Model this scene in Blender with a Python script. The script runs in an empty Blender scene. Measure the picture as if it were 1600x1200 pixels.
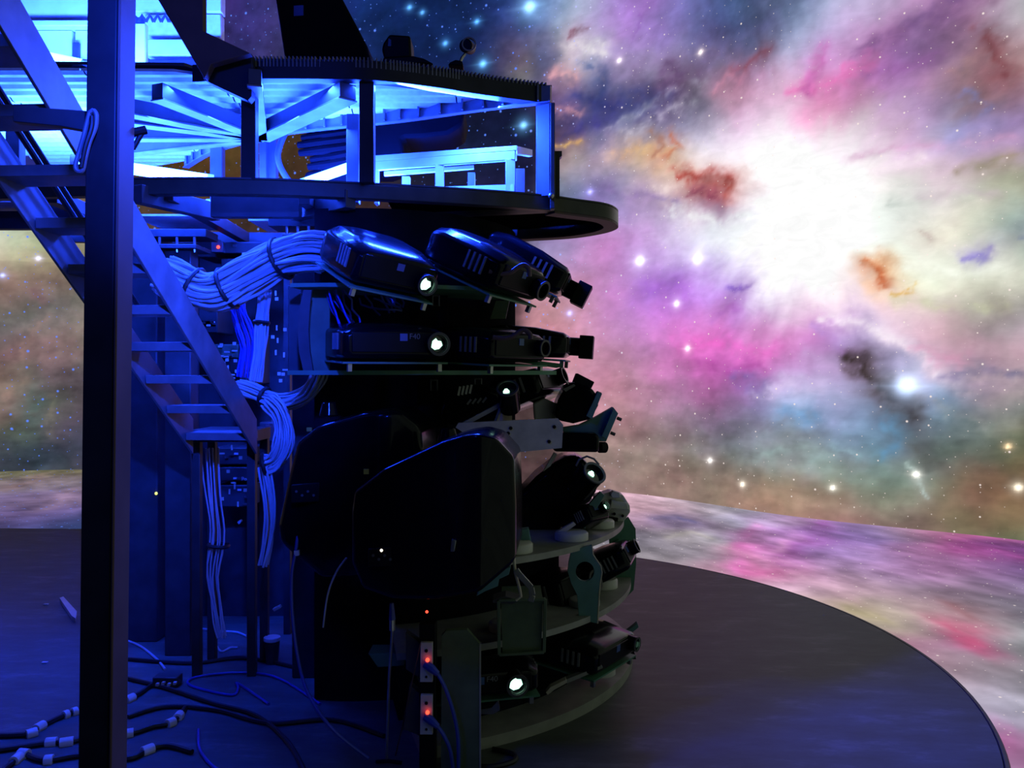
import bpy, bmesh, math, random
import numpy as np
from mathutils import Vector, Matrix, Euler

random.seed(7)
COL = bpy.context.scene.collection
SC = bpy.context.scene

# ---------------------------------------------------------------- camera, world, exposure
F, YH, ZC = 1300.0, 583.0, 1.65          # focal length in px, horizon row, eye height
cam_d = bpy.data.cameras.new('camera')
cam_d.sensor_width = 36.0
cam_d.lens = F / 1600.0 * 36.0
cam_d.shift_y = (YH - 600.0) / 1600.0
cam_d.clip_start, cam_d.clip_end = 0.05, 200
cam = bpy.data.objects.new('camera', cam_d)
COL.objects.link(cam)
cam.location = (0, 0, ZC)
cam.rotation_euler = (math.pi / 2, 0, 0)
SC.camera = cam
SC.view_settings.view_transform = 'Standard'
SC.view_settings.look = 'None'
SC.view_settings.exposure = 0.0
SC.view_settings.gamma = 1.0
SC.view_settings.use_curve_mapping = False
w = bpy.data.worlds.new('dark_hall')
SC.world = w
w.use_nodes = True
w.node_tree.nodes['Background'].inputs[0].default_value = (0.02, 0.04, 0.2, 1)
w.node_tree.nodes['Background'].inputs[1].default_value = 0.004

BLUE = (0.011, 0.05, 1.0)


def V(px, py, Y):
    """a point of the hall: photograph position px,py seen at depth Y (metres)"""
    return Vector(((px - 800.0) / F * Y, Y, ZC - (py - YH) / F * Y))


def area(name, loc, target, sx, sy, power, color):
    d = bpy.data.lights.new(name, 'AREA')
    d.shape = 'RECTANGLE'
    d.size, d.size_y, d.energy, d.color = sx, sy, power, color
    o = bpy.data.objects.new(name, d)
    COL.objects.link(o)
    o.location = loc
    v = Vector(target) - Vector(loc)
    o.rotation_euler = v.to_track_quat('-Z', 'Y').to_euler()
    return o


# blue working light of the gallery between ring and deck (its tube lamps shine onto deck, stair and floor)
area('gallery_light', (-1.35, 4.7, ZC + 1.0), (-1.35, 4.6, 9), 1.4, .4, 340, BLUE)
area('gallery_light', (-.3, 4.9, ZC + 1.0), (-.3, 4.2, ZC + 1.5), 1.0, .2, 110, BLUE)
area('gallery_light', (-2.6, 4.9, ZC + 1.05), (-2.6, 5.6, 9), 1.2, .5, 420, BLUE)
area('cabinet_light', (-2.6, 5.2, ZC + 1.62), (-2.6, 6.2, ZC + 2.3), 1.4, .2, 900, BLUE)
area('gallery_down_light', (-1.45, 4.45, ZC + 1.34), (-1.45, 4.3, 0), 1.1, .2, 170, BLUE)
# strip lamps tucked behind the deck's edge beam, shining down past the ring
area('edge_strip_light', (-1.1, 4.12, ZC + 1.41), (-1.1, 3.6, ZC), 1.2, .04, 70, BLUE)
area('edge_strip_light', (-.32, 4.27, ZC + 1.41), (.2, 3.5, ZC), .6, .04, 220, BLUE)
area('added_front_light', (-1.6, 1.2, ZC + 2.0), (-2.6, 4.0, ZC - .4), .8, .3, 30, BLUE)  # added unseen light for the blue column front and left floor
st = area('added_stair_fill', (-.15, .7, ZC + 1.3), (-1.5, 4.1, ZC + .15), .15, .15, 16, BLUE)  # added unseen narrow beam that brightens the stair treads
st.data.spread = math.radians(34)


# ---------------------------------------------------------------- helpers
MATS = {}


def mat(name, col, rough=0.5, metal=0.0, var=0.25, scale=9.0, bump=0.0, coat=0.0, emit=None, estr=0.0, spec=0.5, stretch=None):
    if name in MATS:
        return MATS[name]
    m = bpy.data.materials.new(name)
    m.use_nodes = True
    nt = m.node_tree
    b = nt.nodes['Principled BSDF']
    b.inputs['Roughness'].default_value = rough
    b.inputs['Metallic'].default_value = metal
    b.inputs['Coat Weight'].default_value = coat
    b.inputs['Coat Roughness'].default_value = 0.06
    b.inputs['Specular IOR Level'].default_value = spec
    tc = nt.nodes.new('ShaderNodeTexCoord')
    mp = nt.nodes.new('ShaderNodeMapping')
    nt.links.new(tc.outputs['Object'], mp.inputs['Vector'])
    if stretch:
        mp.inputs['Scale'].default_value = stretch
    n = nt.nodes.new('ShaderNodeTexNoise')
    n.inputs['Scale'].default_value = scale
    n.inputs['Detail'].default_value = 5
    nt.links.new(mp.outputs['Vector'], n.inputs['Vector'])
    r = nt.nodes.new('ShaderNodeValToRGB')
    r.color_ramp.elements[0].position = 0.3
    r.color_ramp.elements[1].position = 0.72
    lo = [c * (1 - var) for c in col] + [1]
    hi = [min(1, c * (1 + var)) for c in col] + [1]
    r.color_ramp.elements[0].color = lo
    r.color_ramp.elements[1].color = hi
    nt.links.new(n.outputs['Fac'], r.inputs['Fac'])
    nt.links.new(r.outputs['Color'], b.inputs['Base Color'])
    if bump:
        bp = nt.nodes.new('ShaderNodeBump')
        bp.inputs['Strength'].default_value = bump
        bp.inputs['Distance'].default_value = 0.01
        nt.links.new(n.outputs['Fac'], bp.inputs['Height'])
        nt.links.new(bp.outputs['Normal'], b.inputs['Normal'])
    if emit:
        b.inputs['Emission Color'].default_value = (*emit, 1)
        b.inputs['Emission Strength'].default_value = estr
    MATS[name] = m
    return m


class MB:
    """collects solids in hall coordinates, build() links them as one mesh object"""

    def __init__(s):
        s.bm = bmesh.new()

    def poly_prism(s, pts, off, holes=()):
        """solid from a 3D outline (any winding) pushed by the vector off; holes = outlines cut through"""
        bm = s.bm
        off = Vector(off)
        if not holes:
            a = [bm.verts.new(p) for p in pts]
            b = [bm.verts.new(Vector(p) + off) for p in pts]
            n = len(a)
            fa = [bm.faces.new(a), bm.faces.new(b[::-1])]
            for i in range(n):
                fa.append(bm.faces.new((a[i], b[i], b[(i + 1) % n], a[(i + 1) % n])))
            bmesh.ops.recalc_face_normals(bm, faces=fa)
            return
        loops = [pts] + list(holes)
        ed = []
        ring = []
        for lp in loops:
            vs = [bm.verts.new(p) for p in lp]
            ring.append(vs)
            for i in range(len(vs)):
                ed.append(bm.edges.new((vs[i], vs[(i + 1) % len(vs)])))
        r = bmesh.ops.triangle_fill(bm, edges=ed, use_beauty=True)
        fs = [g for g in r['geom'] if isinstance(g, bmesh.types.BMFace)]
        e = bmesh.ops.extrude_face_region(bm, geom=fs)
        nv = [g for g in e['geom'] if isinstance(g, bmesh.types.BMVert)]
        nf = [g for g in e['geom'] if isinstance(g, bmesh.types.BMFace)]
        bmesh.ops.translate(bm, verts=nv, vec=off)
        allf = set(fs) | set(nf)
        for v in nv:
            allf |= set(v.link_faces)
        bmesh.ops.recalc_face_normals(bm, faces=list(allf))

    def prism(s, px, Y, depth, holes=()):
        """px: list of (px,py) or (px,py,Y)"""
        g = lambda L: [V(p[0], p[1], p[2] if len(p) > 2 else Y) for p in L]
        s.poly_prism(g(px), (0, depth, 0) if not isinstance(depth, (tuple, Vector)) else depth, [g(h) for h in holes])

    def box(s, c, size, M=None):
        x, y, z = [v / 2 for v in size]
        P = [Vector(q) for q in ((-x, -y, -z), (x, -y, -z), (x, -y, z), (-x, -y, z))]
        c = Vector(c)
        if M is None:
            s.poly_prism([c + q for q in P], (0, 2 * y, 0))
        else:
            R = M.to_3x3()
            s.poly_prism([M @ (c + q) for q in P], R @ Vector((0, 2 * y, 0)))

    def beam(s, p0, p1, w_, h_, up=(0, 0, 1)):
        p0, p1 = Vector(p0), Vector(p1)
        d = (p1 - p0).normalized()
        up = Vector(up)
        if abs(d.dot(up)) > 0.98:
            up = Vector((0, 1, 0))
        r = d.cross(up).normalized()
        u = r.cross(d).normalized()
        q = [p0 - r * w_ / 2 - u * h_ / 2, p0 + r * w_ / 2 - u * h_ / 2, p0 + r * w_ / 2 + u * h_ / 2, p0 - r * w_ / 2 + u * h_ / 2]
        s.poly_prism(q, p1 - p0)

    def tube(s, path, r, n=8, closed=False):
        bm = s.bm
        P = [Vector(p) for p in path]
        if closed:
            P = P + [P[0], P[1]]
        rings = []
        ref = None
        for i, p in enumerate(P):
            d = (P[min(i + 1, len(P) - 1)] - P[max(i - 1, 0)])
            if d.length < 1e-9:
                d = Vector((0, 0, 1))
            d.normalize()
            if ref is None:
                ref = Vector((0, 0, 1)) if abs(d.z) < 0.9 else Vector((1, 0, 0))
            a = d.cross(ref).normalized()
            b = a.cross(d).normalized()
            ref = b
            rr = r[i] if isinstance(r, (list, tuple)) else r
            rings.append([bm.verts.new(p + (a * math.cos(t) + b * math.sin(t)) * rr) for t in [2 * math.pi * k / n for k in range(n)]])
        fs = []
        for i in range(len(rings) - 1):
            for k in range(n):
                fs.append(bm.faces.new((rings[i][k], rings[i][(k + 1) % n], rings[i + 1][(k + 1) % n], rings[i + 1][k])))
        if not closed:
            fs.append(bm.faces.new(rings[0][::-1]))
            fs.append(bm.faces.new(rings[-1]))
        bmesh.ops.recalc_face_normals(bm, faces=fs)

    def rod(s, p0, p1, r0, r1=None, n=16):
        s.tube([p0, p1], [r0, r0 if r1 is None else r1], n)

    def ringrod(s, p0, p1, ro, ri, n=20):
        """hollow tube"""
        p0, p1 = Vector(p0), Vector(p1)
        d = (p1 - p0).normalized()
        ref = Vector((0, 0, 1)) if abs(d.z) < 0.9 else Vector((1, 0, 0))
        a = d.cross(ref).normalized()
        b = a.cross(d)
        bm = s.bm
        R = []
        for (p, r) in ((p0, ro), (p1, ro), (p1, ri), (p0, ri)):
            R.append([bm.verts.new(p + (a * math.cos(t) + b * math.sin(t)) * r) for t in [2 * math.pi * k / n for k in range(n)]])
        fs = []
        for i in range(4):
            A_, B_ = R[i], R[(i + 1) % 4]
            for k in range(n):
                fs.append(bm.faces.new((A_[k], A_[(k + 1) % n], B_[(k + 1) % n], B_[k])))
        bmesh.ops.recalc_face_normals(bm, faces=fs)

    def sphere(s, c, r, seg=14, sc=(1, 1, 1)):
        g = bmesh.ops.create_uvsphere(s.bm, u_segments=seg, v_segments=seg // 2 + 2, radius=r)
        for v in g['verts']:
            v.co = Vector((v.co.x * sc[0], v.co.y * sc[1], v.co.z * sc[2])) + Vector(c)

    def sector(s, c, ri, ro, a0, a1, z0, z1, n=40):
        """annular slab about the point c; angle 0 looks to the camera (-Y), positive to +X"""
        bm = s.bm
        R = []
        for i in range(n + 1):
            a = math.radians(a0 + (a1 - a0) * i / n)
            q = []
            for (r, z) in ((ri, z0), (ro, z0), (ro, z1), (ri, z1)):
                q.append(bm.verts.new((c[0] + r * math.sin(a), c[1] - r * math.cos(a), z)))
            R.append(q)
        fs = [bm.faces.new(R[0]), bm.faces.new(R[-1][::-1])]
        for i in range(n):
            for k in range(4):
                fs.append(bm.faces.new((R[i][k], R[i + 1][k], R[i + 1][(k + 1) % 4], R[i][(k + 1) % 4])))
        bmesh.ops.recalc_face_normals(bm, faces=fs)

    def build(s, name, m, parent=None, bevel=0.0, seg=2, smooth=False, kind=None, label=None, angle=35, limit=30):
        me = bpy.data.meshes.new(name)
        s.bm.to_mesh(me)
        s.bm.free()
        me.materials.append(m)
        o = bpy.data.objects.new(name, me)
        COL.objects.link(o)
        if parent is not None:
            o.parent = parent
            o.matrix_parent_inverse = base_inv(parent)
        if bevel:
            b = o.modifiers.new('edge', 'BEVEL')
            b.width = bevel
            b.segments = seg
            b.limit_method = 'ANGLE'
            b.angle_limit = math.radians(limit)
            b.harden_normals = False
        if smooth or bevel:
            me.set_sharp_from_angle(angle=math.radians(angle))
            for p in me.polygons:
                p.use_smooth = True
        if kind:
            o['kind'] = kind
        if label:
            o['label'] = label
        return o


def base_inv(o):
    # parts are modelled in hall coordinates: only the Empty at a thing's base carries an offset
    return Matrix.Translation(-o.location) if o.type == 'EMPTY' else Matrix.Identity(4)


def thing(name, label, cat, loc, group=None):
    o = bpy.data.objects.new(name, None)
    o.empty_display_size = 0.1
    COL.objects.link(o)
    o.location = loc
    tag(o, label, cat, group)
    return o


def tag(o, label, cat, group=None):
    o['label'] = label
    o['category'] = cat
    if group:
        o['group'] = group
    return o


def one(mb, name, m, label, cat, group=None, **kw):
    """a thing that is one mesh"""
    return tag(mb.build(name, m, **kw), label, cat, group)


def smooth_path(pts, k=8):
    P = [Vector(p) for p in pts]
    out = []
    for i in range(len(P) - 1):
        p0, p1, p2, p3 = P[max(i - 1, 0)], P[i], P[i + 1], P[min(i + 2, len(P) - 1)]
        for j in range(k):
            t = j / k
            out.append(0.5 * ((2 * p1) + (p2 - p0) * t + (2 * p0 - 5 * p1 + 4 * p2 - p3) * t * t + (3 * p1 - p0 - 3 * p2 + p3) * t ** 3))
    return out + [P[-1]]


def lettering(text, M, size, m, parent):
    """flat printed characters, upright and facing local -Y of the matrix M"""
    c = bpy.data.curves.new('lettering', 'FONT')
    c.body = text
    c.size = size
    c.extrude = .0004
    c.materials.append(m)
    tmp = bpy.data.objects.new('lettering_curve', c)
    COL.objects.link(tmp)
    me = bpy.data.meshes.new_from_object(tmp.evaluated_get(bpy.context.evaluated_depsgraph_get()))
    bpy.data.objects.remove(tmp)
    me.transform(M @ Matrix.Rotation(math.pi / 2, 4, 'X'))
    o = bpy.data.objects.new('lettering', me)
    COL.objects.link(o)
    o.parent = parent
    o.matrix_parent_inverse = base_inv(parent)
    return o


def pxpath(L, k=8):
    return smooth_path([V(*p) for p in L], k)


# ---------------------------------------------------------------- materials
BLACKGLOSS = mat('black_gloss_plastic', (0.004, 0.004, 0.006), 0.2, coat=0.16, spec=0.1)
BLACK = mat('black_matte_plastic', (0.005, 0.005, 0.006), 0.5, spec=0.15)
SOOT = mat('soot_black_board', (0.004, 0.004, 0.0045), 0.9, spec=0.0)
BEAM_LIT = mat('lit_beam_steel', (0.16, 0.17, 0.18), 0.4, 0.1)  # lighter copy of the beam steel, painted for its brightly lit faces
COLM = mat('column_paint', (0.02, 0.02, 0.023), 0.5, spec=0.25)
RUBBER = mat('black_rubber', (0.01, 0.01, 0.011), 0.7)
CLOTH = mat('black_cloth', (0.003, 0.003, 0.004), 0.85, spec=0.1, bump=0.4, scale=5)
STEEL = mat('dark_painted_steel', (0.05, 0.048, 0.05), 0.5, 0.15)
STEELG = mat('grey_painted_steel', (0.17, 0.17, 0.18), 0.5, 0.1)
RIM = mat('olive_grey_steel', (0.05, 0.048, 0.036), 0.45, 0.1, spec=0.3)
BEAM = mat('primed_steel_beam', (0.05, 0.05, 0.055), 0.5, 0.1)
GALV = mat('galvanised_sheet', (0.72, 0.75, 0.74), 0.5, 0.0, scale=25, var=0.12)
CHROME = mat('bare_metal', (0.4, 0.4, 0.4), 0.3, 0.9)
WHITE = mat('white_painted_wood', (0.72, 0.74, 0.74), 0.5, var=0.1)
WHITEM = mat('white_enamel_panel', (0.8, 0.82, 0.82), 0.4, var=0.08)
PLANK = mat('pale_grey_plate', (0.52, 0.47, 0.36), 0.5, var=0.18, scale=14)
GREEN = mat('green_light_tinted_steel', (0.07, 0.2, 0.13), 0.5, var=0.2)  # greenish light of the projectors is put into this colour
TEAL = mat('teal_light_tinted_steel', (0.09, 0.22, 0.23), 0.5, var=0.2)  # green-teal light on the tower parts is put into this colour
DKGREEN = mat('dark_green_board', (0.09, 0.13, 0.075), 0.6, var=0.25)
SHELF = mat('shelf_grey_board', (0.3, 0.3, 0.28), 0.5, var=0.2)
PAD = mat('white_plastic_pad', (0.55, 0.54, 0.52), 0.45, var=0.1)
CABLEW = mat('pale_cable_sheath', (0.5, 0.53, 0.56), 0.4, var=0.15)
CABLEB = mat('blue_cable_sheath', (0.03, 0.06, 0.4), 0.4, var=0.15)
CABLEK = mat('black_cable_sheath', (0.012, 0.012, 0.014), 0.5)
TAPE = mat('white_tape', (0.75, 0.76, 0.76), 0.5, var=0.08)
DRUMM = mat('dark_core_paint', (0.012, 0.012, 0.016), 0.8, spec=0.0)
REDTINT = mat('screen_tinted_brown_steel', (0.1, 0.062, 0.06), 0.6, 0.0, var=0.2, scale=5, spec=0.2)  # reddish screen light on column edge and stair cheek is in the colour
TUBE = mat('led_tube', (0.9, 0.9, 0.9), 0.4, emit=BLUE, estr=80.0)
LENS = mat('lit_projector_lens', (0.05, 0.1, 0.08), 0.1, emit=(0.45, 1.0, 0.7), estr=3.0)
GLASS = mat('dark_lens_glass', (0.01, 0.012, 0.016), 0.04, coat=1.0)
LEDR = mat('red_indicator', (0.4, 0.02, 0.02), 0.4, emit=(1.0, 0.06, 0.03), estr=3)
LEDW = mat('white_indicator', (0.4, 0.4, 0.4), 0.4, emit=(1.0, 0.9, 0.7), estr=2.0)
LEDY = mat('yellow_indicator', (0.4, 0.4, 0.02), 0.4, emit=(0.8, 0.9, 0.15), estr=2)
# ---------------------------------------------------------------- the projection screen
PLAN = [(-13, 4), (-12.6, 8), (-11, 12), (-8.3, 14.05), (-5.5, 14.1), (-3.3, 13.5), (-.6, 12.6), (1.59, 11.47), (3.3, 9.53), (5.04, 8.19),
        (6.3, 6.6), (7.3, 4.5), (7.6, 2.5), (7.3, .3), (6.4, -2.0), (4.6, -4.2), (2.6, -5.2)]
AX = Vector((-0.8, 5.0, 0))               # axis of the projector tower


def plan_curve():
    P = np.array(PLAN, float)
    out = []
    for i in range(len(P) - 1):
        p0, p1, p2, p3 = P[max(i - 1, 0)], P[i], P[i + 1], P[min(i + 2, len(P) - 1)]
        t = np.linspace(0, 1, 400, endpoint=False)[:, None]
        out.append(.5 * ((2 * p1) + (-p0 + p2) * t + (2 * p0 - 5 * p1 + 4 * p2 - p3) * t * t + (-p0 + 3 * p1 - 3 * p2 + p3) * t ** 3))
    return np.vstack(out + [P[-1:]])


CUR = plan_curve()
DIST = np.r_[0, np.cumsum(np.hypot(*np.diff(CUR, axis=0).T))]

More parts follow.
